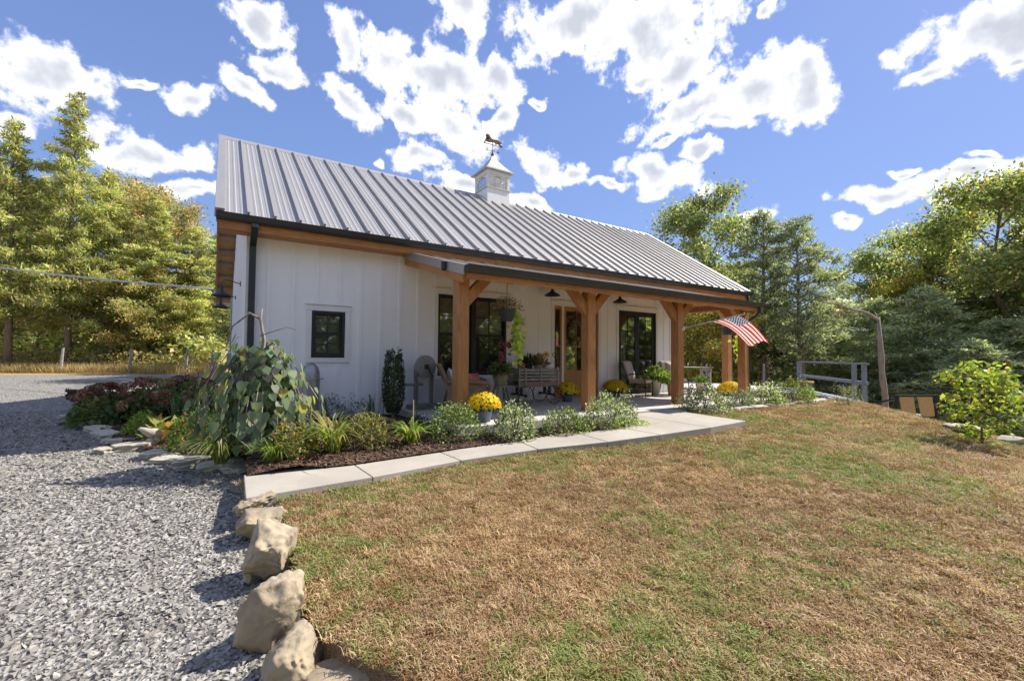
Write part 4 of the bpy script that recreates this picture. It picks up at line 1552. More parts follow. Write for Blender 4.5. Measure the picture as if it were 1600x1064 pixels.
# ---- weeping redbud with big heart-shaped leaves
def heart(tint, i):
    pts = [(0, 0, 0), (.30, -.10, .02), (.50, .16, .05), (.44, .50, .04), (.22, .82, 0), (0, 1.05, -.06), (-.22, .82, 0), (-.44, .50, .04), (-.50, .16, .05), (-.30, -.10, .02), (0, .45, -.05)]
    fs = [(0, 1, 10), (1, 2, 10), (2, 3, 10), (3, 4, 10), (4, 5, 10), (5, 6, 10), (6, 7, 10), (7, 8, 10), (8, 9, 10), (9, 0, 10)]
    o = MB().add(pts, fs).build('leaf', W_['leaf'], None, smooth=True, fixn=False)
    a = o.data.attributes.new('tint', 'FLOAT_COLOR', 'FACE')
    a.data.foreach_set('color', list((*tint, 1)) * len(fs))
    return o


p, m = px_plant(408, 705)
red = thing('weeping_redbud', 'weeping redbud with curtains of large heart-shaped leaves by the house corner', 'tree', p)
rng = np.random.RandomState(21)
ct, cr_ = Vector((math.cos(YAW), -math.sin(YAW), 0)), Vector((-math.sin(YAW), -math.cos(YAW), 0))   # across / towards the path
b = MB()
b.tube([(0, 0, -.05), (.02, .0, .5), (-.03, .0, 1.0), (.0, 0, 1.45), (-.05, 0, 1.72), (-.03, 0, 1.86)], [.04, .034, .028, .022, .016, .008], 8)
b.tube([(-.05, 0, 1.72), tuple(ct * -.2 + Vector((0, 0, 1.80))), tuple(ct * -.42 + Vector((0, 0, 1.62))), tuple(ct * -.5 + Vector((0, 0, 1.35)))], [.016, .014, .010, .006], 6)
b.tube([(-.02, 0, 1.3), tuple(ct * .12 + Vector((0, 0, 1.42))), tuple(ct * .26 + Vector((0, 0, 1.25))), tuple(ct * .3 + Vector((0, 0, 1.0)))], [.014, .012, .009, .005], 6)
b.tube([(-.05, 0, 1.5), tuple(ct * .3 + Vector((0, 0, 1.62))), tuple(ct * .42 + Vector((0, 0, 1.58)))], [.008, .005, .002], 5)
b.build('trunk', W_['barkgrey'], red, smooth=True)
tc_ = [(.17, .23, .14), (.22, .29, .17), (.13, .18, .105), (.28, .33, .14), (.46, .40, .08), (.11, .095, .12), (.27, .31, .22)]
pr_ = [.26, .24, .18, .1, .05, .05, .12]
hearts = [heart(c, i) for i, c in enumerate(tc_)]
hused = [False] * 7
sb = MB()
cnt = 0
strands = []
for k in range(26):
    a = k / 26 * 2 * PI + rng.uniform(-.15, .15)
    d = Vector((math.cos(a), math.sin(a), 0))
    side = abs(d.dot(ct))
    rad = .34 + .30 * side + rng.uniform(-.08, .06)
    top = 1.42 - .42 * (rng.rand() ** .8) + (.15 if d.dot(ct) < 0 else -.15)
    bot = rng.uniform(.08, .35)
    strands.append((d, rad, top, bot))
for d, rad, top, bot in strands:
    pts = []
    for i in range(7):
        q = i / 6
        rr_ = rad * (.45 + .55 * min(1, q * 2.2)) * (1 + .12 * q)
        pts.append(d * rr_ + Vector((0, 0, lerp(top, bot, q ** .9))))
    sb.tube(pts, [.006] * 6 + [.002], 4)
    nl = int((top - bot) / .095) + 1
    for j in range(nl):
        q = j / max(1, nl - 1)
        i0 = min(5, int(q * 6))
        c = pts[i0].lerp(pts[i0 + 1], q * 6 - i0)
        for rep in range(1 if cnt >= 300 else (2 if rng.rand() < .04 else 1)):
            if cnt >= 300:
                break
            i = int(rng.choice(7, p=pr_)) if q < .85 else int(rng.choice([0, 2, 5]))
            s = rng.uniform(.095, .145)
            dv = d.copy()
            dv.rotate(Matrix.Rotation(rng.uniform(-.5, .5), 3, 'Z'))
            yv = Vector((0, 0, -1)) + dv * rng.uniform(.15, .55)       # the blade hangs, tip down and slightly out
            yv.normalize()
            zv = (dv - yv * dv.dot(yv)).normalized()
            zv.rotate(Matrix.Rotation(rng.uniform(-.35, .35), 3, yv))
            xv = yv.cross(zv).normalized()
            rot = Matrix((xv, yv, zv)).transposed().to_euler()
            pos = c + dv * rng.uniform(0, .05) + Vector((rng.uniform(-.06, .06), rng.uniform(-.06, .06), .03))
            if not hused[i]:
                hused[i] = True
                o = hearts[i]
                o.parent = red
                o.location, o.rotation_euler, o.scale = pos, rot, (s, s, s)
            else:
                share('leaf', hearts[i], red, pos, rot, (s, s, s))
            cnt += 1
for i in range(7):
    if not hused[i]:
        hearts[i].parent = red
        hearts[i].location, hearts[i].scale = (0, 0, .5 + .1 * i), (.12, .12, .12)
sb.build('hanging_branches', W_['barkgrey'], red)
n = 700
aa = rng.uniform(0, 6.28, n)
zz = rng.uniform(.1, 1.38, n)
rr = (.36 - .12 * (zz / 1.4) ** 2) * rng.uniform(.5, 1.1, n)
P = np.column_stack([np.cos(aa) * rr * 1.2, np.sin(aa) * rr, zz])
D = np.column_stack([np.cos(aa) * .3, np.sin(aa) * .3, np.full(n, -1.0)]) + rng.normal(0, .2, (n, 3))
N = np.column_stack([np.cos(aa), np.sin(aa), np.full(n, .3)])
o = leaf_obj('inner_leaves', P, D, N, .13, .12, tints(n, rng, [(.15, .20, .12, 3), (.21, .27, .16, 2), (.34, .34, .12, .6), (.10, .09, .10, .8)]), W_['leaf'], red, mid=.38)
o['kind'] = 'stuff'
MB().tube([(.95, .1, 0), (.95, .1, .42)], .006, 5)

# ------------------------------------------------------------------ trees
def grow_deciduous(seed, H, R, nleaf, leaf, cols, trunk_r=.18, clear=.28, bark='bark'):
    """trunk with forking limbs; leaf clumps round the twig ends"""
    rng = np.random.RandomState(seed)
    b = MB()
    wob = rng.normal(0, .03 * H, (5, 2))
    tp = [Vector((wob[i][0] * i / 5, wob[i][1] * i / 5, H * .86 * i / 4)) for i in range(5)]
    b.tube(tp, [trunk_r * (1 - .85 * i / 4) for i in range(5)], 8)
    ends = []
    nl = 17
    for k in range(nl):
        q = clear + (1 - clear) * (k + rng.uniform(0, .8)) / nl
        q = min(q, .98)
        i0 = min(3, int(q * 4))
        st = tp[i0].lerp(tp[i0 + 1], q * 4 - i0)
        a = k * 2.4 + rng.uniform(-.4, .4)
        env = math.sin(PI * min(1, max(.12, (q - clear * .55) / (1.12 - clear * .55)))) ** .6
        ln = R * env * rng.uniform(.75, 1.1)
        up = .25 + .9 * q
        d = Vector((math.cos(a), math.sin(a), up)).normalized()
        mid = st + d * ln * .5 + Vector((0, 0, .05 * H * rng.rand()))
        en = st + d * ln + Vector((0, 0, -.03 * H * rng.rand()))
        r0 = trunk_r * .42 * (1 - .5 * q)
        b.tube([st, mid, en], [r0, r0 * .6, r0 * .2], 5)
        ends += [(en, 1.0), (mid.lerp(en, .5), .8)]
        for _ in range(4):
            s0 = st.lerp(en, rng.uniform(.35, .85))
            d2 = (d + Vector(rng.normal(0, .6, 3))).normalized()
            e2 = s0 + d2 * ln * rng.uniform(.3, .55)
            b.tube([s0, e2], [r0 * .4, r0 * .12], 4)
            ends.append((e2, .8))
    ends.append((Vector((tp[4].x, tp[4].y, H * .95)), .8))
    ne = len(ends)
    per = nleaf // ne
    sig = R * .13
    C0 = np.repeat(np.array([e[0] for e in ends]), per, 0)
    S0 = np.repeat(np.array([e[1] for e in ends]) * rng.uniform(.7, 1.25, ne), per)[:, None]
    n = len(C0)
    P = C0 + rng.normal(0, 1, (n, 3)) * np.array([1, 1, .62]) * sig * S0
    tone = np.repeat(rng.normal(1, .16, ne), per)[:, None]
    D = unit(rng.normal(0, 1, (n, 3)) + np.array([0, 0, -.15]))
    N = unit(rng.normal(0, .7, (n, 3)) + np.array([0, 0, 1]))
    T = np.clip(tints(n, rng, cols) * tone, .004, .9)
    return b, (P, D, N, leaf * rng.uniform(.7, 1.35, n), leaf * .62 * rng.uniform(.7, 1.3, n), T), bark


def grow_cedar(seed, H, R, nleaf, cols, trunk_r=.16, clear=.12, open_=.0, leaf=(.34, .11), bark='bark', power=.75):
    """red cedar: tall leader, many ascending boughs carrying feathery sprays"""
    rng = np.random.RandomState(seed)
    b = MB()
    lean = rng.normal(0, .012 * H, 2)
    tp = [Vector((lean[0] * i / 5 + rng.normal(0, .02), lean[1] * i / 5 + rng.normal(0, .02), H * i / 5)) for i in range(6)]
    b.tube(tp, [trunk_r * (1 - .94 * i / 5) for i in range(6)], 8)
    nb = 95
    SP_, SD_, TW = [], [], []
    wts = []
    for k in range(nb):
        q = clear + (1 - clear) * ((k + rng.rand()) / nb) ** .95
        i0 = min(4, int(q * 5))
        st = tp[i0].lerp(tp[i0 + 1], q * 5 - i0)
        a = k * 2.39996 + rng.uniform(-.5, .5)
        taper = (1 - q) ** power * (.55 + .45 * min(1, (q - clear) / .2 + .35))
        ln = max(.25, R * taper * rng.uniform(.55, 1.2))
        d = Vector((math.cos(a), math.sin(a), .18 + .5 * q)).normalized()
        mid = st + d * ln * .55
        en = mid + Vector((math.cos(a), math.sin(a), .05)) * ln * .45 + Vector((0, 0, -.06 * ln))
        r0 = trunk_r * .22 * (1 - .6 * q)
        b.tube([st, mid, en], [r0, r0 * .6, r0 * .2], 4)
        ns = max(8, int(ln * 26))
        for _ in range(ns):
            w = rng.uniform(.22 + open_, 1.03)
            pt = st.lerp(mid, w / .55) if w < .55 else mid.lerp(en, (w - .55) / .45)
            SP_.append(pt)
            SD_.append((math.cos(a), math.sin(a), .05))
            wts.append((.11 + .10 * ln * (1.1 - w)) * (1 - .3 * q))
            TW.append(k)
    SP_, SD_, wts, TW = np.array(SP_), np.array(SD_), np.array(wts), np.array(TW)
    tone_k = rng.normal(1, .17, nb)
    idx = rng.randint(0, len(SP_), nleaf)
    P = SP_[idx] + rng.normal(0, 1, (nleaf, 3)) * wts[idx][:, None] * np.array([1.15, 1.15, .62])
    D = unit(SD_[idx] * .7 + rng.normal(0, .6, (nleaf, 3)) + np.array([0, 0, .12]))
    N = unit(rng.normal(0, .6, (nleaf, 3)) + np.array([0, 0, 1]))
    T = np.clip(tints(nleaf, rng, cols) * tone_k[TW[idx]][:, None], .004, .9)
    return b, (P, D, N, leaf[0] * rng.uniform(.6, 1.3, nleaf), leaf[1] * rng.uniform(.6, 1.3, nleaf), T), bark


def tree(name, label, loc, grown, rz=0, group=None, mat_='leaf', scale=None):
    b, (P, D, N, L, Wd, T), bark = grown
    t = thing(name, label, 'tree', loc, rz, group)
    b.build('trunk', W_[bark], t, smooth=True)
    leaf_obj('crown', P, D, N, L, Wd, T, W_[mat_], t)
    if scale:
        t.scale = scale
    return t


def place(u, vbase, depth, ztop=None):
    """ground point in direction u, 'depth' metres ahead of the camera"""
    r = ray(u, 560)
    k = depth / (r.x * math.sin(YAW) + r.y * math.cos(YAW))
    return Vector((CX + r.x * k, CY + r.y * k, z_base(CX + r.x * k, CY + r.y * k) - .05))


CEDL = [(0.425, 0.451, 0.191, 4), (0.594, 0.573, 0.277, 3), (0.254, 0.286, 0.139, 3), (0.816, 0.631, 0.386, 0.8), (0.952, 0.451, 0.221, 0.25)]
CEDR = [(0.296, 0.333, 0.223, 4), (0.416, 0.439, 0.321, 3), (0.179, 0.211, 0.139, 3), (0.633, 0.56, 0.451, 0.8)]
DECL = [(0.391, 0.392, 0.169, 4), (0.625, 0.439, 0.21, 2), (0.887, 0.439, 0.21, 1.2), (0.234, 0.255, 0.128, 3)]
OAK = [(0.278, 0.332, 0.159, 4), (0.403, 0.418, 0.202, 3), (0.168, 0.21, 0.098, 3), (0.612, 0.518, 0.271, 0.8)]
MAPLE = [(0.306, 0.37, 0.136, 4), (0.473, 0.492, 0.202, 3), (0.18, 0.221, 0.09, 3), (0.751, 0.492, 0.225, 1.0)]
AUTUMN = [(0.43, 0.455, 0.131, 3), (0.769, 0.588, 0.164, 2), (0.859, 0.412, 0.131, 1), (0.227, 0.283, 0.097, 2)]

# left woodland edge
cA = grow_cedar(31, 13.5, 3.7, 24000, CEDL, .2, .13, 0, (.26, .065))
cB = grow_cedar(32, 11.5, 3.9, 24000, CEDL, .19, .16, 0, (.26, .065))
dA = grow_deciduous(33, 10.5, 3.6, 16000, .17, DECL, .16, .22)
pA = tree('red_cedar', 'tallest feathery cedar rising above the left wood edge', place(105, 0, 27), cA, .4, 'trees at the left wood edge', 'needle', (1.0, 1.0, 1.24))
pB = tree('red_cedar', 'broad cedar at the left frame edge with a thick bare trunk', place(12, 0, 25.5), cB, 1.0, 'trees at the left wood edge', 'needle', (1.05, 1.05, 1.25))
pD = tree('hardwood_tree', 'leaning hardwood with rusty leaves at the gap in the left wood', place(205, 0, 28), dA, 0, 'trees at the left wood edge')
pD.rotation_euler = (0, .10, 1.2)
pD.scale = (.8, .8, .62)
for i, (kind, label, u, dp, rz, s) in enumerate([
        (pB, 'dense cedar between the tallest cedar and the gap', 165, 29, 2.2, (1.05, 1.05, 1.12)), (pA, 'bushy cedar right of the leaning hardwood', 238, 29.5, 4.0, (1.1, 1.1, .84)),
        (pB, 'cedar standing behind the red metal glider', 292, 31, 5.2, (1.1, 1.1, .86)), (pD, 'orange-tinged hardwood top behind the cedars near the gable', 262, 36, 2.0, (1.15, 1.15, 1.3)),
        (pD, 'hardwood crown showing between the tall cedars at far left', 55, 35, 3.3, (1.25, 1.25, 1.32)), (pA, 'cedar half hidden by the gable end of the house', 332, 33, 1.2, (1.1, 1.1, .74)),
        (pA, 'cedar crown cut off by the left edge of the picture', -75, 29, 3.0, (1.1, 1.1, 1.0)), (pD, 'leafy hardwood behind the cedar trunk, far left', -20, 33, 4.4, (1.2, 1.2, 1.28)),
        (pB, 'darker cedar set back between tallest cedar and frame edge', 62, 31, .6, (1.0, 1.0, 1.16)), (pD, 'olive hardwood behind the dense cedar', 195, 37, 5.5, (1.2, 1.2, 1.45))]):
    o = copy_tree(kind, label, place(u, 0, dp), rz, s)

# right-hand trees
oA = grow_deciduous(41, 12.5, 4.3, 20000, .21, OAK, .22, .18)
oB = grow_deciduous(42, 13.5, 4.8, 26000, .21, MAPLE, .24, .12)
oC = grow_deciduous(43, 10, 3.6, 12000, .2, AUTUMN, .16, .12)
cC = grow_cedar(44, 11, 2.7, 15000, CEDR, .24, .28, .1, (.24, .06), 'barkgrey', .42)
cD = grow_cedar(45, 9, 3.4, 16000, [(a_ * 1.35, b_ * 1.33, c_ * 1.35, w_) for a_, b_, c_, w_ in CEDR], .18, .06, 0, (.28, .075), 'barkgrey', .6)
gR = 'trees beyond the right side of the house'
tA = tree('oak_tree', 'leafy oak showing above the right end of the roof', place(1088, 0, 29), oA, 0, gR)
tA.scale = (.95, .95, 1.02)
tB = tree('maple_tree', 'tallest broad maple at the right edge of the picture', place(1572, 0, 25), oB, 1.0, gR)
tB.scale = (1.05, 1.05, 1.04)
tC = tree('young_hardwood', 'yellow-green young hardwood seen through the open end of the porch', place(1098, 0, 24), oC, 0, gR)
tC.scale = (.85, .85, .62)
tD = tree('red_cedar', 'tall cedar with a bare grey trunk behind the deck railing', place(1254, 0, 23), cC, 0, gR, 'needle')
tD.scale = (1, 1, .98)
tE = tree('red_cedar', 'dense dark cedar right of the dead leaning trunk', place(1445, 0, 23), cD, .7, gR, 'needle')
tE.scale = (1.15, 1.15, .82)
for kind, label, u, dp, rz, s in [
        (tD, 'second tall cedar left of the bare grey trunk', 1192, 25, 2.0, (1.0, 1.0, 1.03)), (tE, 'low dark cedar behind the flag', 1165, 27, 3.0, (1.1, 1.1, .66)),
        (tE, 'broad low cedar behind the deck railing', 1312, 25, 1.4, (1.25, 1.25, .76)), (tA, 'rounded hardwood between tall cedars and dead trunk', 1362, 33, 2.3, (.95, .95, .88)),
        (tB, 'hardwood with ragged crown left of the broad maple', 1450, 32, 3.9, (.85, .85, .93)), (tC, 'slim hardwood reaching up between two rounded crowns', 1425, 29, 5.0, (.7, .7, .95)),
        (tA, 'dense green tree under the broad maple', 1530, 27, 5.6, (1.0, 1.0, .72)), (tE, 'dark cedar low behind the young sapling', 1560, 21, 4.0, (1.2, 1.2, .62)),
        (tE, 'dark cedar at the far right edge behind the slope', 1640, 20, 2.0, (1.2, 1.2, .7)), (tB, 'maple crown cut by the right edge of the picture', 1690, 25, .3, (1.0, 1.0, .9)),
        (tC, 'golden young tree just right of the house corner', 1075, 26, 2.6, (.8, .8, .55)), (tA, 'green tree behind the golden young trees', 1110, 34, 1.0, (1.0, 1.0, .72)), (tE, 'cedar filling the gap below the roof corner', 1215, 30, .2, (1.2, 1.2, .72)),
        (tE, 'cedar set back between deck railing and dead trunk', 1372, 27, 4.9, (1.2, 1.2, .8)), (tE, 'dark cedar behind the two-seat bench', 1490, 26, 5.7, (1.25, 1.25, .8)), (tB, 'big hardwood filling the upper right corner of the wood', 1620, 30, 2.2, (1.15, 1.15, 1.12)), (tE, 'low cedar in the hollow right of the bench', 1520, 19, 1.1, (.9, .9, .5))]:
    copy_tree(kind, label, place(u, 0, dp), rz, s)


def thicket(name, label, spans, n, leaf, cols, seed):
    """continuous woodland mass behind the trees one can tell apart"""
    rng = np.random.RandomState(seed)
    Ps = []
    for (u0, u1, d0, d1, z0, z1, wgt) in spans:
        k = int(n * wgt)
        uu, dd = rng.uniform(u0, u1, k), rng.uniform(d0, d1, k)
        for u, dep in zip(uu, dd):
            r = ray(u, 560)
            f_ = dep / (r.x * math.sin(YAW) + r.y * math.cos(YAW))
            x, y = CX + r.x * f_, CY + r.y * f_
            hh = (.72 + .4 * mnoise.noise((x * .3, y * .3, seed)))
            Ps.append((x, y, z_base(x, y) + z0 + (z1 - z0) * hh * rng.rand() ** .8))
    P = np.array(Ps)
    k = len(P)
    o = leaf_obj(name, P, sphere_dirs(k, rng), unit(rng.normal(0, .6, (k, 3)) + np.array([0, 0, 1])), leaf * rng.uniform(.6, 1.4, k), leaf * .55 * rng.uniform(.6, 1.4, k), tints(k, rng, cols, .25), W_['leaf'])
    return tag(o, label, 'woodland', kind='stuff')


thicket('woodland', 'dense wood behind the left cedars', [(-150, 220, 36, 46, 0, 10.5, .45), (-150, 350, 36, 46, 0, 7, .25), (-150, 350, 28, 36, 0, 3.0, .4)], 32000, .40, CEDL, 3)
thicket('undergrowth', 'leafy undergrowth along the left wood edge', [(-120, 345, 26, 30, 0, 1.5, 1)], 9000, .16, DECL + [(.2, .2, .1, 2)], 4)
thicket('woodland', 'dense wood behind the right-hand trees', [(1060, 1760, 33, 46, 0, 6.5, .6), (1060, 1760, 26, 33, 0, 3.2, .4)], 17000, .40, CEDR + OAK, 5)
thicket('undergrowth', 'leafy undergrowth below the lawn edge at right', [(1070, 1700, 20, 25, 0, 2.4, 1)], 9000, .2, OAK, 6)

# dead leaning trunk
p = place(1384, 0, 16.8)
q1, q2, q3 = at_depth(1383, 640, 16.9), at_depth(1376, 540, 16.9), at_depth(1372, 500, 16.9)
q4, q5, q6 = at_depth(1345, 486, 16.7), at_depth(1312, 477, 16.5), at_depth(1285, 474, 16.3)
t = thing('dead_tree', 'bare grey trunk bent sideways to the left beside the bench', 'tree', (q1.x, q1.y, z_lawn(q1.x, q1.y) - .2))
o0 = t.location.copy()
jr = random.Random(12)
path = [Vector((0, 0, 0))] + [q1.lerp(q2, k / 5) - o0 + Vector((jr.uniform(-.035, .035), jr.uniform(-.03, .03), 0)) for k in range(6)] + [q3 - o0 + Vector((.02, 0, .12))]
MB().tube(path, [.14, .115, .10, .108, .092, .098, .085, .05], 9).tube([path[4], path[4] + Vector((.12, -.05, .10))], [.04, .012], 5).tube([path[2], path[2] + Vector((-.13, -.04, .08))], [.035, .010], 5).build('trunk', W_['barkgrey'], t, smooth=True)
MB().tube([q3 - o0, q3.lerp(q4, .5) - o0 + Vector((0, 0, .05)), q4 - o0, q4.lerp(q5, .4) - o0 + Vector((0, 0, -.04)), q5 - o0, q5.lerp(q6, .5) - o0 + Vector((0, 0, .05)), q6 - o0], [.07, .05, .045, .04, .03, .02, .008], 7).tube([q4 - o0, q4 - o0 + Vector((-.2, .1, -.25))], [.03, .008], 5).tube([q5 - o0, q5 - o0 + Vector((-.25, 0, .12))], [.025, .006], 5).tube([q3 - o0, q3 - o0 + Vector((.05, .1, .3))], [.05, .01], 5).build('branch', W_['barkgrey'], t, smooth=True)
rng = np.random.RandomState(3)
n = 160
c = q5 - o0 + Vector((.05, 0, -.2))
leaf_obj('dead_twigs', rng.normal(0, .14, (n, 3)) + np.array(c), sphere_dirs(n, rng), sphere_dirs(n, rng), .3, .012, tints(n, rng, [(.14, .08, .05, 1), (.2, .15, .1, 1)]), W_['leaf'], t)

# sapling on the slope
p = hit(1535, 694, z_lawn)
g_ = grow_deciduous(77, 1.45, .62, 1100, .10, [(.30, .38, .06, 3), (.40, .42, .10, 2), (.20, .28, .05, 2), (.46, .36, .08, .6)], .022, .10)
t = tree('sapling', 'bright yellow-green sapling at the lawn edge on the right', (p.x, p.y, p.z - .03), g_)
# small conifer near the deck
p = hit(1326, 634, z_lawn)
t = tree('young_spruce', 'tiny dark conifer on the lawn in front of the deck', (p.x, p.y, p.z), grow_cedar(78, .42, .16, 900, CEDR, .012, .05, 0, (.045, .010), 'bark', .8), 0, None, 'needle')
# dry fringe grass at the wood edge and the right bank
def fringe(name, label, pts, hgt, cols, seed):
    rng = np.random.RandomState(seed)
    P = np.array(pts)
    n = len(P)
    D = unit(rng.normal(0, .35, (n, 3)) + np.array([0, 0, 1]))
    o = leaf_obj(name, P, D, sphere_dirs(n, rng), hgt * rng.uniform(.5, 1.3, n), hgt * .05, tints(n, rng, cols), W_['leaf'])
    return tag(o, label, 'grass', kind='stuff')


rng = np.random.RandomState(9)
pts = []
for _ in range(9000):
    u, dp = rng.uniform(-60, 350), rng.uniform(24.2, 26.5)
    q = place(u, 0, dp)
    pts.append((q.x, q.y, q.z + .03))
fringe('dry_grass', 'tall dry tan grass along the left fence line', pts, .55, [(.46, .34, .18, 3), (.55, .42, .25, 2), (.3, .24, .1, 1)], 1)

# wood across the lawn behind the photographer: its green is what the window panes mirror
def far_wood(name, label, cx_, cy_, az0, az1, d0, d1, h, n, leaf, cols, seed):
    rng = np.random.RandomState(seed)
    a, d = np.radians(rng.uniform(az0, az1, n)), rng.uniform(d0, d1, n)
    x, y = cx_ + np.sin(a) * d, cy_ + np.cos(a) * d
    hh = np.array([.7 + .45 * mnoise.noise((p * .2, q * .2, seed)) for p, q in zip(x, y)])
    z = np.array([z_base(p, q) for p, q in zip(x, y)]) + h * hh * rng.rand(n)
    o = leaf_obj(name, np.column_stack([x, y, z]), sphere_dirs(n, rng), sphere_dirs(n, rng), leaf * rng.uniform(.6, 1.4, n), leaf * .6, tints(n, rng, cols, .25), W_['leaf'])
    return tag(o, label, 'woodland', kind='stuff')


far_wood('woodland', 'wood across the lawn, mirrored in the window panes', 5, 0, 112, 250, 34, 44, 13, 16000, 1.1, OAK, 7)
for label, x, y, rz, sc in (('tree hidden behind the middle of the house', 4.5, 16.5, 1.0, (.8, .8, .62)), ('tree hidden behind the house near the far gable', 1.6, 14.2, 2.0, (.75, .75, .5)), ('tree hidden behind the house, farthest back', 3.0, 20.5, 3.0, (.8, .8, .62))):
    copy_tree(tA, label, (x, y, z_base(x, y) - .05), rz, sc)

# ------------------------------------------------------------------ stones
def rock(name, label, loc, size, seed, material, rz=0, cuts=9, cat='boulder', group=None, rough=.08, ledge=0):
    rng = np.random.RandomState(seed)
    bm = bmesh.new()
    bmesh.ops.create_icosphere(bm, subdivisions=5 if cat == 'boulder' else 4, radius=1)
    pl = []
    for _ in range(cuts):
        nrm = unit(rng.normal(0, 1, (1, 3)) * np.array([1, 1, .8]))[0]
        pl.append((Vector(nrm), rng.uniform(.5, .82)))
    pl.append((Vector((0, 0, 1)), .72))
    for v in bm.verts:
        co = v.co.copy()
        for nrm, dd in pl:
            s = co.dot(nrm) - dd
            if s > 0:
                co -= nrm * s * .97
        f1 = mnoise.fractal(co * 1.7 + Vector((seed, 0, 0)), 1.0, 2.0, 4)
        f2 = mnoise.fractal(co * 5 + Vector((seed, 3, 0)), 1.0, 2.2, 4)
        co *= 1 + rough * f1 + rough * .55 * f2 + rough * .22 * mnoise.fractal(co * 14, 1.0, 2.2, 3)
        if ledge:
            st = math.floor(co.z * 7 + 1.5 * mnoise.noise(co * 2.2)) / 7
            k_ = ledge * .22 * mnoise.noise(Vector((co.x * 1.5, st * 9, seed)))
            co.x *= 1 + k_
            co.y *= 1 + k_
        v.co = Vector((co.x * size[0] / 2 * 1.3, co.y * size[1] / 2 * 1.3, co.z * size[2] / 2 * 1.3))
    for ax in range(3):
        lo, hi = min(v.co[ax] for v in bm.verts), max(v.co[ax] for v in bm.verts)
        for v in bm.verts:
            v.co[ax] = ((v.co[ax] - lo) / (hi - lo) - .5) * size[ax]
    me = bpy.data.meshes.new(name)
    bm.to_mesh(me)
    bm.free()
    me.materials.append(material)
    me.polygons.foreach_set('use_smooth', [True] * len(me.polygons))
    o = bpy.data.objects.new(name, me)
    C.objects.link(o)
    o.location, o.rotation_euler = loc, (0, 0, rz)
    return tag(o, label, cat, group)


ROCKS = [('smallest pale boulder at the corner of the walkway', 376, 424, 766, 806), ('second boulder from the walkway, wide and low', 368, 440, 790, 843),
         ('ridged layered boulder, third from the walkway', 380, 452, 806, 922), ('small dark boulder wedged below the layered one', 382, 402, 868, 915),
         ('tall smooth tan boulder in the middle of the row', 386, 478, 882, 1024), ('upright boulder with a pale rounded top near the bottom edge', 412, 496, 964, 1088), ('pale flat boulder cut by the bottom edge of the picture', 466, 622, 1018, 1112)]
fwd = Vector((math.sin(YAW), math.cos(YAW), 0))
for i, (lb, u0, u1, v0, v1) in enumerate(ROCKS):
    p = hit((u0 + u1) / 2, v1, (lambda x, y: -.34) if i == 0 else (lambda x, y: -.42) if i == 1 else z_gravel)
    c = .20 if i == 3 else .34
    rd = Vector((p.x - CX, p.y - CY, 0)).normalized()
    q = p + rd * c * .45
    d = (q.x - CX) * math.sin(YAW) + (q.y - CY) * math.cos(YAW)
    zt = CZ - (v0 - 552) * (d + .05) / CF
    zb0 = p.z - .04
    o = rock('boulder', lb, (q.x, q.y, (zt + zb0) / 2), ((u1 - u0) * d / CF * 1.02, c * 1.1, zt - zb0), 260 + i, W_['limestone'], -YAW, group='boulders edging the lawn', rough=.17 if i == 2 else .12, cuts=15, ledge=.6 if i == 2 else .2)
FS = [(114, 654, .46, .3), (130, 661, .42, .28), (146, 667, .40, .24), (155, 674, .50, .3), (166, 684, .46, .26), (186, 693, .34, .3), (161, 708, .24, .16), (208, 703, .52, .26), (249, 713, .40, .30), (272, 721, .46, .30), (303, 727, .50, .28), (344, 731, .48, .30), (374, 735, .38, .28)]
FN = ['farthest flagstone beside the hydrangea, lying alone', 'thin flagstone under the left hydrangea', 'flagstone at the left tip of the bed edging', 'broad flat flagstone near the left tip', 'tan flagstone overlapping its darker neighbour', 'small flagstone below the tan overlapping one', 'loose white stone lying on the gravel outside the edging', 'long tilted flagstone in front of the boxwood ball', 'flat grey flagstone beneath the stone dove', 'pale flagstone just right of the stone dove', 'thick buff flagstone left of the liriope', 'large light flagstone below the liriope mound', 'last flagstone before the concrete walkway']


def flagstone(name, label, loc, a, c, th, rz, seed, group):
    """split slab: broken outline, layered edge, slightly dished top"""
    r = np.random.RandomState(seed)
    n = 22
    ang = np.sort(r.uniform(0, 2 * PI, 7))
    rad = r.uniform(.80, 1.12, 7)
    out = []
    for k in range(n):
        t_ = 2 * PI * k / n
        q = np.interp(t_, np.concatenate([ang - 2 * PI, ang, ang + 2 * PI]), np.tile(rad, 3))
        sq = 1 / max(abs(math.cos(t_)), abs(math.sin(t_))) ** .55
        out.append((math.cos(t_) * a / 2 * q * sq, math.sin(t_) * c / 2 * q * sq))
    vs, fs = [], []
    for (sc, z, jit) in ((.93, 0, .012), (1.0, th * .38, .012), (.965, th * .55, .012), (.99, th * .88, .008), (.95, th, .004), (.5, th * 1.02, 0)):
        for x_, y_ in out:
            vs.append((x_ * sc + r.normal(0, jit), y_ * sc + r.normal(0, jit), z + r.normal(0, .004)))
    for l_i in range(5):
        for k in range(n):
            k2 = (k + 1) % n
            fs.append((l_i * n + k, l_i * n + k2, (l_i + 1) * n + k2, (l_i + 1) * n + k))
    fs.append(tuple(5 * n + k for k in range(n)))
    o = MB().add(vs, fs).build(name, W_['flag'])
    o.location = loc
    o.rotation_euler = (r.uniform(-.09, .09), r.uniform(-.1, .1), rz)
    return tag(o, label, 'stone', group)


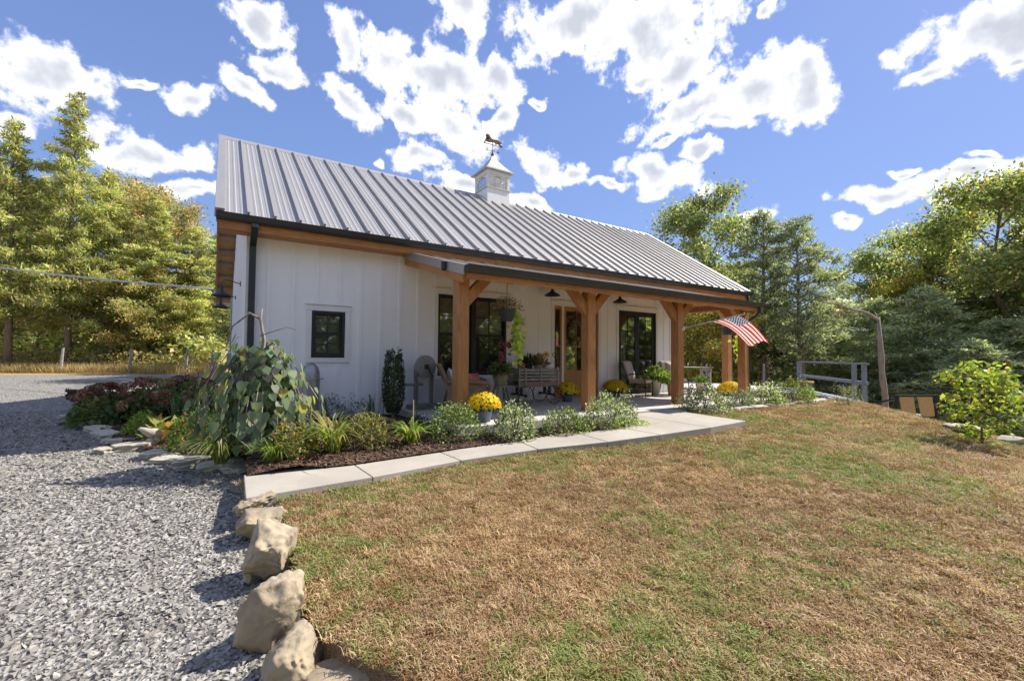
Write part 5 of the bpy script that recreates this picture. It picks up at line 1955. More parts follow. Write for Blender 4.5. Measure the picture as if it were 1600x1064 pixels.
for i, ((u, v, a, c), lb) in enumerate(zip(FS, FN)):
    p = hit(u, v, z_gravel)
    flagstone('flagstone', lb, (p.x, p.y, p.z - .01), a * 1.1, c * 1.25, .085 + .03 * (i % 3 == 1), rng.uniform(-.5, .5) - .5, 90 + i, 'flagstones edging the left bed')
for i in range(9):
    q = i / 8
    p = hit(lerp(1118, 1298, q), lerp(645.5, 627.5, q), z_lawn)
    flagstone('flagstone', 'pale edging stone along the right porch bed, ' + ['nearest the walkway', 'second from the walkway', 'third from the walkway', 'fourth from the walkway', 'in the middle of the row', 'fourth from the deck', 'third from the deck', 'second from the deck', 'nearest the deck'][i], (p.x, p.y, p.z - .01), lerp(.5, .85, q), .24, .085, -.12, 120 + i, 'edging stones of the right bed')
for i, (lb, u, v, a, c, h) in enumerate([('long pale rock at the top of the lawn slope by the dead trunk', 1400, 641, 1.0, .5, .25), ('flat rock below the two-seat bench', 1425, 648, .8, .5, .28), ('rounded rock at the bench corner', 1455, 656, .9, .5, .34), ('large flat grey rock left of the sapling', 1510, 678, 1.0, .55, .24), ('small tan rock right of the sapling', 1578, 692, .5, .4, .2), ('low rock at the right frame edge beyond the sapling', 1600, 697, .6, .4, .18)]):
    p = hit(u, v, z_lawn)
    rock('rock', lb, (p.x, p.y, p.z + h * .25), (a, c, h), 140 + i, W_['flag'], .3 * i, cat='rock', group='rocks along the lawn edge', cuts=13)
# stone dove
p = hit(240, 695, z_bed)
t = thing('stone_dove', 'carved stone dove on a small rock in the left bed', 'statue', p, .2)
b = MB()
prof = [(-.20, .20, .0), (-.165, .20, .030), (-.12, .18, .05), (-.05, .14, .075), (.03, .11, .075), (.10, .09, .05), (.2, .07, .03), (.30, .055, .012)]
b.tube([(x, 0, z + .06) for x, z, r in prof], [max(r, .004) for x, z, r in prof], 10)
b.build('dove', W_['flag'], t, smooth=True)
o = rock('rock_base', None, (0, 0, .05), (.2, .16, .14), 161, W_['flag'], 0)
for kk in ('label', 'category'):
    if kk in o:
        del o[kk]
o.parent = t

# ------------------------------------------------------------------ porch things
def mum(label, u, v, wpx, z=0, pot=True, hp=.2):
    p = hit(u, v, lambda x, y: z)
    d = (p.x - CX) * math.sin(YAW) + (p.y - CY) * math.cos(YAW)
    R = wpx * d / CF / 2
    t = thing('potted_mum', label, 'potted plant', p, 0, 'potted yellow mums')
    r = R * .56
    MB().lathe([(0, .004), (r * .72, 0), (r * .98, hp), (r * 1.04, hp + .015), (r * 1.0, hp + .025), (r * .9, hp + .012), (0, hp - .01)], 20).build('pot', W_['bluepot'], t, smooth=True)
    rng = np.random.RandomState(int(u))
    n = 900
    dd = sphere_dirs(n, rng)
    dd[:, 2] = np.abs(dd[:, 2]) - .22 * rng.rand(n)
    Pb = dd * np.array([R, R, R * .78]) * rng.uniform(.93, 1.03, (n, 1)) + np.array([0, 0, hp + R * .22])
    # each bloom: three crossed petals
    P3, D3, N3 = [], [], []
    for j in range(4):
        P3.append(Pb)
        s_ = unit(np.cross(dd, rng.normal(0, 1, (n, 3))))
        D3.append(s_ + dd * .35)
        N3.append(dd)
    leaf_obj('blooms', np.concatenate(P3), np.concatenate(D3), np.concatenate(N3), .030, .026, np.tile(tints(n, rng, [(.88, .64, .015, 4), (.80, .52, .01, 2), (.9, .70, .05, 1)], .08), (4, 1)), W_['petal'], t)
    n = 700
    dd = sphere_dirs(n, rng)
    dd[:, 2] = dd[:, 2] * .7 + .1
    leaf_obj('foliage', dd * np.array([R, R, R * .7]) * rng.uniform(.5, .93, (n, 1)) + np.array([0, 0, hp + R * .22]), dd + rng.normal(0, .5, (n, 3)), sphere_dirs(n, rng), .05, .03, tints(n, rng, [(.05, .08, .02, 1), (.08, .11, .03, 1)]), W_['leaf'], t)
    return t


mum('largest yellow mum in a blue-grey pot beside the leftmost porch post', 755, 658, 54, 0, hp=.20)
mum('yellow mum in a blue pot between the wagon and second post', 886, 627, 38, 0, hp=.19)
mum('yellow mum in a blue pot just right of the second porch post', 962, 619, 38, 0, hp=.14)
mum('farthest yellow mum, in the open bay at the right end of the porch', 1141, 618, 39, -.004, hp=.05)

# wicker settee, seen from behind its left end
p = hit(720, 640, lambda x, y: 0)
t = thing('wicker_settee', 'brown wicker settee behind the leftmost porch post', 'settee', (3.56, -1.0, 0), math.radians(66))
t.scale = (1.1, 1.3, .98)
# local: x along the seat, y depth (back at +y)
wk = W_['wicker']
b = MB()
sw, sd_ = .62, .30
b.prism([(-.02, .36), (.0, .42), (.20, .95), (.26, .95), (.06, .40)], 'yz', -sw, sw)
b.build('backrest', wk, t, bevel=.012)
MB().box(-sw, sw, -.45, .02, .34, .40).build('seat', wk, t, bevel=.015)
for sx in (-1, 1):
    q = MB()
    q.tube([(sx * (sw + .02), .12, .62), (sx * (sw + .03), -.2, .62), (sx * (sw + .02), -.46, .60), (sx * sw, -.52, .54), (sx * sw, -.48, .30), (sx * sw, -.46, .0)], [.03, .04, .04, .04, .028, .022], 8)
    q.build('arm', wk, t, smooth=True)
    MB().box(sx * sw - .012, sx * sw + .012, -.44, .1, .10, .58).build('side_panel', wk, t)
    MB().tube([(sx * sw, .20, .9), (sx * sw, .08, .4), (sx * (sw - .02), .16, .0)], [.022, .022, .018], 8).build('leg', wk, t)
MB().box(-sw, sw, -.455, -.43, .12, .34).build('apron', wk, t)
for sx in (-.3, 0, .3):
    MB().tube([(sx, .275, .94), (sx, .09, .42), (sx, .11, .12)], .010, 6).build('back_rib', wk, t)


def pillow(name, label, loc, rot, w, h, th, material, cat='pillow', parent=None):
    b = MB()
    n = 9
    for sgn in (1, -1):
        o_ = len(b.v)
        for j in range(n):
            for i in range(n):
                x, z = -1 + 2 * i / (n - 1), -1 + 2 * j / (n - 1)
                e = (1 - abs(x) ** 3.5) * (1 - abs(z) ** 3.5)
                pin = 1 - .07 * (1 - abs(x)) * abs(z) ** 4 - .0
                b.v.append((x * w / 2 * (1 - .06 * (1 - z * z)), sgn * th / 2 * max(0, e) ** .5, z * h / 2 * (1 - .06 * (1 - x * x))))
        for j in range(n - 1):
            for i in range(n - 1):
                b.f.append((o_ + j * n + i, o_ + j * n + i + 1, o_ + (j + 1) * n + i + 1, o_ + (j + 1) * n + i))
    o = b.build(name, material, parent, smooth=True)
    o.location, o.rotation_euler = loc, rot
    return tag(o, label, cat) if label else o


pink = mat('coral_print_fabric', [(.50, .10, .10), (.58, .16, .15), (.66, .34, .30)], 26, .9, .1)
pillow('pillow', 'coral pink patterned pillow on the wicker settee', tuple(on_y(742, 597, -.85)), (-.25, 0, math.radians(30)), .42, .40, .14, pink)
pillow('pillow', 'plain white pillow leaning on the wicker settee back', (3.55, -.9, .64), (-.3, .1, math.radians(66)), .42, .42, .14, W_['trim'])
# grindstone
t = thing('grindstone', 'old grindstone wheel on a weathered wooden frame against the wall', 'grindstone', (3.18, -.42, 0), .15)
MB().tube([(0, -.05, .86), (0, .04, .86)], .235, 28).build('wheel', W_['stone_grind'], t, bevel=.01)
gw = W_['greywood']
for sx in (-.19, .17):
    MB().bar((sx, .03, .03), (sx, .03, .88), .07, .07, (0, 1, 0)).build('upright', gw, t, bevel=.006)
MB().box(-.32, .34, -.16, .2, .0, .09).build('base', gw, t, bevel=.01)
MB().bar((-.46, .0, .50), (-.05, .0, .50), .05, .05).build('seat_bar', gw, t)
MB().tube([(0, -.05, .86), (0, -.14, .86)], .018, 8).tube([(0, -.13, .86), (.07, -.14, .68)], .014, 6).tube([(.07, -.14, .68), (.07, -.22, .67)], .012, 6).build('crank', W_['rust'], t)
MB().box(-.045, .045, -.075, -.052, .815, .905).build('hub_plate', W_['rust'], t)

# plant stand with basket plant, tin pail
t = thing('plant_stand', 'small splay-legged wooden stand in front of the double window', 'stand', (4.62, -1.05, 0))
for a in range(4):
    ca, sa = math.cos(a * PI / 2 + .6), math.sin(a * PI / 2 + .6)
    MB().bar((ca * .13, sa * .13, .44), (ca * .24, sa * .24, .0), .025, .025).build('leg', W_['bark'], t)
MB().box(-.19, .19, -.19, .19, .44, .47).build('top', W_['greywood'], t, bevel=.005)
t = thing('basket_plant', 'leafy plant in a mossy basket on the wooden stand', 'potted plant', (4.62, -1.05, .472))
MB().lathe([(0, .002), (.12, 0), (.16, .16), (.165, .24), (.15, .24), (0, .2)], 16).build('basket', mat('moss_basket', [(.20, .17, .09), (.33, .29, .16)], 30, .95, .7), t)
rng = np.random.RandomState(15)
n = 420
d = sphere_dirs(n, rng)
d[:, 2] = np.abs(d[:, 2])
leaf_obj('foliage', d * np.array([.26, .26, .28]) * rng.uniform(.3, 1, (n, 1)) + np.array([0, 0, .24]), d + rng.normal(0, .5, (n, 3)), sphere_dirs(n, rng), .10, .05, tints(n, rng, [(.14, .20, .05, 3), (.22, .28, .09, 2), (.06, .09, .03, 2), (.3, .2, .25, .4)]), W_['leaf'], t)
t = thing('tin_pail', 'small galvanised tin pail beside the coral pillow', 'pail', (4.42, -.62, .40))
MB().lathe([(0, 0), (.09, 0), (.105, .19), (.10, .19), (.085, .02)], 16).build('pail', W_['galv'], t, smooth=True)
MB().ring((0, 0, .15), .1, .006, 'x', 12, 5).build('handle', W_['galv'], t)
t = thing('side_table', 'low grey bench table under the tin pail by the window', 'table', (4.35, -.55, 0))
MB().box(-.35, .35, -.2, .2, .36, .398).build('top', gw, t)
for sx in (-.3, .3):
    for sy in (-.15, .15):
        MB().box(sx - .02, sx + .02, sy - .02, sy + .02, 0, .36).build('leg', gw, t)

# slat-sided wagon
wag = thing('wooden_wagon', 'antique slat-sided wooden wagon with spoked iron wheels beside the door', 'wagon', (5.72, -.72, 0), math.radians(-4))
wl_, ww = .54, .24
MB().box(-wl_, wl_, -ww, ww, .40, .43).build('bed', gw, wag)
for sy in (-1, 1):
    MB().box(-wl_, wl_, sy * ww - .012, sy * ww + .012, .40, .52).build('side_board', mat('worn_red_wood', [(.20, .12, .08), (.33, .23, .16)], 8, .85, .4, 20, (1, 6, 6)) if sy < 0 else gw, wag)
    for k in range(4):
        MB().box(-wl_, wl_, sy * ww - .010, sy * ww + .010, .54 + k * .072, .59 + k * .072).build('slat', gw, wag, bevel=.004)
    for sx in (-.52, -.36, .05, .52):
        MB().box(sx - .02, sx + .02, sy * (ww + .021) - .010, sy * (ww + .021) + .010, .40, .83).build('stake', gw, wag)
for sx in (-1, 1):
    for k in range(4):
        MB().box(sx * wl_ - .010, sx * wl_ + .010, -ww + .012, ww - .012, .54 + k * .072, .59 + k * .072).build('slat', gw, wag, bevel=.004)
    MB().bar((sx * .38, -.30, .22), (sx * .38, .30, .22), .035, .035).bar((sx * .38, -.1, .24), (sx * .38, -.1, .40), .05, .05, (0, 1, 0)).bar((sx * .38, .1, .24), (sx * .38, .1, .40), .05, .05, (0, 1, 0)).build('axle', W_['iron'], wag)
    for sy in (-1, 1):
        w0 = MB().ring((0, 0, 0), .205, .009, 'y', 26, 6).build('wheel', W_['iron'], wag)
        w0.location = (sx * .38, sy * .30, .212)
        sp = MB()
        for k in range(12):
            a = k * PI / 6
            sp.tube([(math.cos(a) * .02, 0, math.sin(a) * .02), (math.cos(a) * .203, 0, math.sin(a) * .203)], .0045, 5)
        sp.build('spokes', W_['iron'], w0)
        MB().tube([(0, -.03, 0), (0, .03, 0)], .026, 10).build('hub', W_['iron'], w0)
MB().tube([(.55, 0, .32), (.66, -.02, .60), (.60, -.04, .95), (.56, -.05, 1.10)], .010, 6).build('handle', W_['iron'], wag)
MB().ring((.55, -.05, 1.13), .045, .009, 'y', 14, 6).build('handle_grip', W_['iron'], wag)


def pot_plant(name, label, loc, r, h, material, cols, n, L, spread, seed, cat='potted plant', up=.6):
    t = thing(name, label, cat, loc)
    MB().lathe([(0, .003), (r * .7, 0), (r, h), (r * 1.05, h + .008), (r * .95, h + .012), (0, h - .01)], 16).build('pot', material, t, smooth=True)
    if n:
        rng = np.random.RandomState(seed)
        d = sphere_dirs(n, rng)
        d[:, 2] = np.abs(d[:, 2]) + .1
        leaf_obj('foliage', d * spread * rng.uniform(.2, 1, (n, 1)) + np.array([0, 0, h]), d + rng.normal(0, .4, (n, 3)) + np.array([0, 0, up]), sphere_dirs(n, rng), L, L * .4, tints(n, rng, cols), W_['leaf'], t)
    return t


zb = .432
wagp = lambda x, y: (5.72 + x * math.cos(-.07), -.72 + y + x * math.sin(-.07), zb)
MB_ = None
pot_plant('clay_pot', 'square-looking terracotta pot in the left end of the wagon', wagp(-.36, -.06), .085, .47, W_['terracotta'], [], 0, .1, .1, 1, 'pot')
pot_plant('dark_pot_plant', 'feathery dark plant in a blue-black pot in the wagon', wagp(-.14, .02), .11, .44, W_['blackpot'], [(.06, .07, .05, 3), (.12, .12, .09, 2)], 240, .11, .20, 2)
t = pot_plant('sunflower_arrangement', 'dried autumn arrangement with a sunflower in the middle of the wagon', wagp(.10, -.02), .09, .42, W_['cushion'], [(.42, .30, .17, 3), (.36, .16, .11, 2), (.22, .15, .09, 2), (.55, .42, .32, 1)], 260, .13, .22, 3, 'arrangement')
rng = np.random.RandomState(5)
k = 26
aa = np.linspace(0, 6.28, k)
fc = np.array([.14, -.14, .70])
fn = np.array([-.35, -.85, .35])
fn = fn / np.linalg.norm(fn)
e1 = np.cross(fn, [0, 0, 1])
e1 /= np.linalg.norm(e1)
e2 = np.cross(fn, e1)
Dp = np.cos(aa)[:, None] * e1 + np.sin(aa)[:, None] * e2
leaf_obj('sunflower_petals', fc + Dp * .03, Dp + fn * .25, np.tile(fn, (k, 1)), .065, .028, tints(k, rng, [(.80, .50, .02, 1)], .08), W_['petal'], t)
o = MB().lathe([(0, .014), (.025, .01), (.036, 0), (0, -.005)], 12).build('sunflower_disc', W_['bark'], t)
o.location, o.rotation_euler = tuple(fc + fn * .01), Vector(fn).to_track_quat('Z', 'Y').to_euler()
pot_plant('enamel_basin', 'white enamel basin in the right end of the wagon', wagp(.36, -.05), .13, .46, W_['trim'], [], 0, .1, .1, 4, 'basin')

# patio chairs
def patio_chair(label, loc, rz):
    t = thing('patio_chair', label, 'chair', loc, rz, 'cushioned patio chairs')
    for sx in (-1, 1):
        x = sx * .30
        MB().tube([(x, -.28, .0), (x, -.30, .25), (x, -.27, .45), (x, -.24, .60), (x, -.12, .64), (x, .10, .62), (x, .20, .60)], .014, 6).build('front_leg', W_['iron'], t, smooth=True)
        MB().tube([(x, .34, 0), (x, .22, .22), (x, .18, .40), (x, .28, .68), (x, .38, .92)], .014, 6).build('rear_leg', W_['iron'], t, smooth=True)
        MB().bar((x, -.28, .36), (x, .20, .34), .02, .03).build('seat_rail', W_['iron'], t)
    MB().tube([(-.3, .38, .92), (0, .40, .94), (.3, .38, .92)], .014, 6).bar((-.3, -.28, .36), (.3, -.28, .36), .03, .02).build('cross_rail', W_['iron'], t)
    MB().box(-.27, .27, -.29, .20, .37, .47).build('seat_cushion', W_['cushion'], t, bevel=.04)
    o = MB().box(-.27, .27, -.055, .055, 0, .54).build('back_cushion', W_['cushion2'], t, bevel=.045)
    o.location, o.rotation_euler = (0, .20, .46), (-.32, 0, 0)
    return t


patio_chair('cushioned iron patio chair nearer the second post, before the French doors', (9.45, -.6, 0), math.radians(22))
patio_chair('cushioned iron patio chair partly behind the third porch post', (10.95, -.62, 0), math.radians(-22))
pillow('pillow', 'square taupe throw pillow on the chair behind the third post', (10.96, -.55, .74), (-.3, .05, math.radians(-22)), .46, .44, .15, W_['cushion2'])
t = pot_plant('fern_planter', 'trailing fern in a cream ceramic stool planter between the chairs', (10.12, -.62, 0), .15, .40, W_['cream'], [(.20, .28, .07, 3), (.30, .36, .12, 2), (.12, .17, .05, 2)], 700, .12, .38, 9, up=.0)
pot_plant('fern_pot', 'second trailing plant pot beside the right patio chair', (10.40, -.95, 0), .12, .34, W_['terracotta'], [(.22, .30, .07, 3), (.34, .38, .14, 2)], 400, .11, .30, 10, up=-.1)
pot_plant('cream_pot', 'cream pot with small green plant just right of the third post', (11.95, -.85, 0), .17, .30, W_['cream'], [(.10, .16, .05, 1), (.16, .22, .08, 1)], 240, .10, .20, 11)
# hanging basket near the first post
t = thing('hanging_basket', 'dark hanging pot with dried flowers and trailing lime vine by the first post', 'hanging basket', (3.93, -2.36, 1.72), 0)
MB().lathe([(0, 0), (.10, 0), (.155, .20), (.165, .21), (.15, .22), (0, .17)], 18).build('pot', W_['blackpot'], t, smooth=True)
MB().tube([(0, 0, .2), (0, 0, .70)], .006, 5).ring((0, 0, .72), .03, .006, 'y', 10, 5).build('hanger', W_['iron'], t)
MB().tube([(-.50, 0, .62), (-.42, 0, .78), (-.28, 0, .88), (-.12, 0, .86), (-.02, 0, .76), (0, 0, .70)], .016, 6).build('hook', W_['iron'], t, smooth=True)
rng = np.random.RandomState(19)
n = 420
d = sphere_dirs(n, rng)
d[:, 2] = np.abs(d[:, 2])
leaf_obj('dried_flowers', d * np.array([.30, .26, .24]) * rng.uniform(.3, 1, (n, 1)) + np.array([0, 0, .2]), d + rng.normal(0, .5, (n, 3)), sphere_dirs(n, rng), .06, .02, tints(n, rng, [(.38, .28, .16, 3), (.26, .19, .10, 2), (.24, .24, .1, 1)]), W_['leaf'], t)
n = 130
q = rng.rand(n)
P = np.column_stack([.16 + .06 * q + rng.normal(0, .05, n), -.05 + rng.normal(0, .06, n), .22 - .95 * q])
leaf_obj('vine', P, rng.normal(0, .5, (n, 3)) + np.array([.3, -.2, -.6]), rng.normal(0, .4, (n, 3)) + np.array([-.3, -1, .4]), .10, .09, tints(n, rng, [(.42, .50, .07, 4), (.52, .56, .14, 2), (.30, .38, .06, 1)], .1), W_['leaf'], t, mid=.35)
n = 40
q = rng.rand(n)
P = np.column_stack([-.05 - .1 * q + rng.normal(0, .05, n), -.05 + rng.normal(0, .05, n), -.35 - .35 * q])
leaf_obj('purple_vine', P, rng.normal(0, .5, (n, 3)) + np.array([-.3, -.2, -.4]), rng.normal(0, .4, (n, 3)) + np.array([-.3, -1, .4]), .09, .07, tints(n, rng, [(.10, .03, .05, 1), (.2, .06, .06, 1)], .1), W_['leaf'], t, mid=.35)
# hanging pot at the bay post
t = thing('hanging_basket', 'dark hanging pot with trailing lime vine at the far corner post', 'hanging basket', (14.35, -.25, 1.88))
MB().lathe([(0, 0), (.14, 0), (.21, .26), (.2, .27), (0, .22)], 16).tube([(0, 0, .25), (0, 0, 1.08)], .008, 5).build('pot', W_['blackpot'], t)
n = 70
q = rng.rand(n)
P = np.column_stack([.25 + rng.normal(0, .10, n), -.2 + rng.normal(0, .08, n), .1 - 1.0 * q])
leaf_obj('vine', P, rng.normal(0, .5, (n, 3)) + np.array([.2, -.2, -.6]), rng.normal(0, .4, (n, 3)) + np.array([-.3, -1, .4]), .15, .12, tints(n, rng, [(.42, .50, .07, 4), (.55, .58, .2, 2), (.2, .08, .1, 1)], .1), W_['leaf'], t, mid=.35)
t = thing('wire_cone_basket', 'small brown cone basket hanging in the open bay', 'hanging basket', (14.15, 1.6, 1.25))
MB().lathe([(.01, 0), (.12, .14), (.20, .34), (.19, .34), (.1, .15)], 12).tube([(0, 0, .3), (0, 0, 1.55)], .006, 4).build('basket', W_['bark'], t)
# wreath on the door
t = thing('wreath', 'dried floral wreath hanging on the entry door glass', 'wreath', (7.66, .02, 1.78))
n = 520
a = rng.uniform(0, 6.28, n)
rr = .20 + rng.normal(0, .035, n)
P = np.column_stack([np.cos(a) * rr, -.02 - np.abs(rng.normal(0, .03, n)), np.sin(a) * rr * 1.12])
leaf_obj('leaves', P, np.column_stack([np.cos(a), -.4 + 0 * a, np.sin(a)]) + rng.normal(0, .6, (n, 3)), rng.normal(0, .4, (n, 3)) + np.array([0, -1, 0]), .06, .028, tints(n, rng, [(.45, .42, .36, 2), (.28, .24, .16, 3), (.24, .11, .07, 1.4), (.2, .22, .11, 2)]), W_['leaf'], t)
MB().tube([(0, -.012, .2), (0, -.012, .56)], .010, 5).build('hanger', W_['iron'], t)
# white bowl / table seen behind door glass is left to the room; flag
bk = Vector(on_y(1067, 513, -2.475))
tip = Vector(on_y(1163, 491, -3.80))
t = thing('flag', 'stars and stripes flag on a short pole from the third porch post', 'flag', bk)
MB().tube([Vector((0, .01, 0)), tip - bk], .013, 8).build('pole', W_['cushion2'], t)
MB().lathe([(0, -.02), (.02, 0), (.02, .02), (0, .04)], 10).build('finial', W_['cushion'], t).location = tip - bk
MB().tube([Vector((-.0, .012, -.03)), Vector((0.0, -.05, .02))], .03, 10).build('bracket', W_['trim'], t)
fm = bpy.data.materials.new('flag_cloth')
fm.use_nodes = True
N_, L_ = fm.node_tree.nodes, fm.node_tree.links
uv = N_.new('ShaderNodeUVMap')
uv.uv_map = 'UVMap'
sx = N_.new('ShaderNodeSeparateXYZ')
L_.new(uv.outputs[0], sx.inputs[0])


def fmath(op, a, b=None):
    n = N_.new('ShaderNodeMath')
    n.operation = op
    for i, x in enumerate((a, b)):
        if x is None:
            continue
        if isinstance(x, (int, float)):
            n.inputs[i].default_value = x
        else:
            L_.new(x, n.inputs[i])
    return n.outputs[0]


def fmix(fac, a, b):
    n = N_.new('ShaderNodeMix')
    n.data_type = 'RGBA'
    L_.new(fac, n.inputs[0])
    for i, x in ((6, a), (7, b)):
        if isinstance(x, tuple):
            n.inputs[i].default_value = (*x, 1)
        else:
            L_.new(x, n.inputs[i])
    return n.outputs[2]


stripe = fmath('MODULO', fmath('FLOOR', fmath('MULTIPLY', sx.outputs[1], 13)), 2)
base = fmix(stripe, (.50, .03, .045), (.78, .76, .72))
can = fmath('MULTIPLY', fmath('LESS_THAN', sx.outputs[0], .4), fmath('GREATER_THAN', sx.outputs[1], 6 / 13))
cu_, cv_ = fmath('DIVIDE', sx.outputs[0], .4), fmath('DIVIDE', fmath('SUBTRACT', sx.outputs[1], 6 / 13), 7 / 13)


def dots(ox, oy, nx, ny):
    a = fmath('SUBTRACT', fmath('FRACT', fmath('ADD', fmath('MULTIPLY', cu_, nx), ox)), .5)
    c = fmath('SUBTRACT', fmath('FRACT', fmath('ADD', fmath('MULTIPLY', cv_, ny), oy)), .5)
    return fmath('LESS_THAN', fmath('ADD', fmath('MULTIPLY', a, a), fmath('MULTIPLY', c, c)), .045)


star = fmath('MAXIMUM', dots(0, 0, 6, 5), dots(.5, .5, 6, 5))
cancol = fmix(star, (.025, .05, .16), (.78, .77, .75))
L_.new(fmix(can, base, cancol), N_['Principled BSDF'].inputs['Base Color'])
N_['Principled BSDF'].inputs['Roughness'].default_value = .8
tr = N_.new('ShaderNodeBsdfTranslucent')
L_.new(fmix(can, base, cancol), tr.inputs[0])
mxs = N_.new('ShaderNodeMixShader')
mxs.inputs[0].default_value = .35
L_.new(N_['Principled BSDF'].outputs[0], mxs.inputs[1])
L_.new(tr.outputs[0], mxs.inputs[2])
L_.new(mxs.outputs[0], N_['Material Output'].inputs[0])
A, B_ = bk.lerp(tip, .47), bk.lerp(tip, .93)
D_, C_ = Vector(on_y(1166, 538, -3.25)), Vector(on_y(1202, 535, -3.85))
nu, nv = 28, 16
vs, uvs = [], []
for j in range(nv + 1):
    for i in range(nu + 1):
        q, r = i / nu, j / nv
        pt = A.lerp(B_, r).lerp(D_.lerp(C_, r), q)
        sag = Vector((0, 0, .10 * math.sin(PI * q) * (1 - .3 * r)))
        wv_ = Vector((0, .3, .9)) * (.045 * q * math.sin(7 * r + 3.0 * q) + .02 * math.sin(15 * r + 2))* (1 if i else 0)
        vs.append(pt + sag + wv_ - bk)
        uvs.append((q, r))
fs = [(j * (nu + 1) + i, j * (nu + 1) + i + 1, (j + 1) * (nu + 1) + i + 1, (j + 1) * (nu + 1) + i) for j in range(nv) for i in range(nu)]
o = MB().add(vs, fs).build('cloth', fm, t, smooth=True, fixn=False)
ul = o.data.uv_layers.new(name='UVMap')
for lp in o.data.loops:
    ul.data[lp.index].uv = uvs[lp.vertex_index]

# ------------------------------------------------------------------ yard things
# tin ornament in the bed
p = hit(512, 652, z_bed)
t = thing('tin_ornament', 'tall round-topped galvanised tin ornament against the wall', 'ornament', (1.02, -.30, -.15), 0)
MB().lathe([(.15, 0), (.155, .5), (.158, .80), (.15, .92), (.12, 1.02), (.06, 1.08), (0, 1.10)], 20).build('body', W_['galv'], t, smooth=True)
MB().ring((0, 0, .79), .158, .008, 'z', 20, 5).build('band', W_['galv'], t)
MB().tube([(.12, -.06, .79), (.21, -.1, .81)], .012, 6).build('spout', W_['galv'], t)
# wire plant support
t = thing('wire_support', 'thin bent wire plant support beside the columnar yew', 'plant support', (2.25, -.32, -.15))
MB().tube([(0, 0, 0), (.05, 0, .40), (.10, 0, .40), (.12, 0, 0)], .005, 5).build('wire', W_['iron'], t)
# marker stake
p = hit(641, 693, z_bed)
t = MB().tube([(0, 0, -.05), (0, 0, .62)], .007, 6).build('garden_stake', W_['cushion'], None)
t.location = p + Vector((.02, -.05, 0))
tag(t, 'thin pale garden stake in front of the bright daylily clump', 'stake')
# red metal glider
r = ray(306, 590)
GP = Vector((CX, CY, 0)) + Vector((r.x, r.y, 0)) * (12.4 / (r.x * math.sin(YAW) + r.y * math.cos(YAW)))
t = thing('metal_glider', 'red slatted metal glider bench beside the gable wall', 'bench', (GP.x, GP.y, z_bed(GP.x, GP.y)), math.radians(-74))
for k in range(2):
    cx_ = -.36 + k * .72
    for j in range(5):
        b = MB().bar((cx_ - .26 + j * .13, .22, .46), (cx_ - .26 + j * .13, .46, 1.0), .11, .015, (0, 1, .3))
        b.build('back_slat', W_['redpaint'] if j % 2 == 0 else W_['rosepaint'], t)
    for j in range(4):
        MB().box(cx_ - .32, cx_ + .32, -.36 + j * .145, -.235 + j * .145, .43, .45).build('seat_slat', W_['redpaint'] if j % 2 else W_['rosepaint'], t)
for sx in (-.74, .74):
    MB().tube([(sx, .30, .55), (sx, .05, .68), (sx, -.25, .70), (sx, -.48, .62), (sx, -.55, .48), (sx, -.50, .30), (sx, -.2, .12), (sx, .3, .10)], .026, 8).build('arm', W_['iron'], t, smooth=True)
    MB().tube([(sx, -.45, .0), (sx, -.4, .3)], .024, 8).tube([(sx, .35, .0), (sx, .3, .5)], .024, 8).build('leg', W_['iron'], t)
MB().bar((-.74, .3, .44), (.74, .3, .44), .03, .04).bar((-.74, -.3, .41), (.74, -.3, .41), .03, .04).build('frame', W_['iron'], t)
t = thing('handled_basket', 'brown basket with a tall hoop handle on the glider', 'basket', (GP.x - .1, GP.y + .35, z_bed(GP.x, GP.y) + .452))
MB().lathe([(0, 0), (.14, 0), (.17, .16), (.16, .16), (0, .05)], 14).build('body', W_['wicker'], t)
MB().tube([(-.16, 0, .15), (-.15, 0, .34), (-.08, 0, .45), (.08, 0, .45), (.15, 0, .34), (.16, 0, .15)], .013, 6).build('handle', W_['wicker'], t)
# black cat lying on the gravel
p = hit(121, 619, z_gravel)
t = thing('cat', 'black cat lying on the shaded gravel driveway', 'cat', p, math.radians(150))
me = bpy.data.meshes.new('body')
vv = [(-.20, 0, .10), (-.08, .0, .115), (.06, 0, .115), (.17, 0, .12), (.24, 0, .155), (.30, 0, .165), (.345, 0, .15), (.20, .06, .04), (.30, .07, .03), (.20, -.06, .04), (.30, -.07, .03), (-.20, .07, .05), (-.08, .11, .03), (-.29, -.03, .05), (-.34, -.12, .03), (-.26, -.20, .025), (-.15, -.22, .02)]
ee = [(0, 1), (1, 2), (2, 3), (3, 4), (4, 5), (5, 6), (3, 7), (7, 8), (3, 9), (9, 10), (0, 11), (11, 12), (0, 13), (13, 14), (14, 15), (15, 16)]
me.from_pydata(vv, ee, [])
o = bpy.data.objects.new('body', me)
C.objects.link(o)
o.parent = t
me.materials.append(W_['fur'])
skm = o.modifiers.new('skin', 'SKIN')
rad = [.095, .105, .10, .085, .06, .062, .028, .035, .022, .035, .022, .06, .03, .03, .02, .018, .012]
for v_, r_ in zip(me.skin_vertices[0].data, rad):
    v_.radius = (r_, r_)
me.skin_vertices[0].data[1].use_root = True
o.modifiers.new('sub', 'SUBSURF').levels = 2
o.modifiers['sub'].render_levels = 2
for sy in (-1, 1):
    MB().add([(.285, sy * .015, .205), (.285, sy * .055, .19), (.315, sy * .035, .20), (.29, sy * .045, .26)], [(0, 1, 2), (0, 1, 3), (1, 2, 3), (2, 0, 3)]).build('ear', W_['fur'], t)

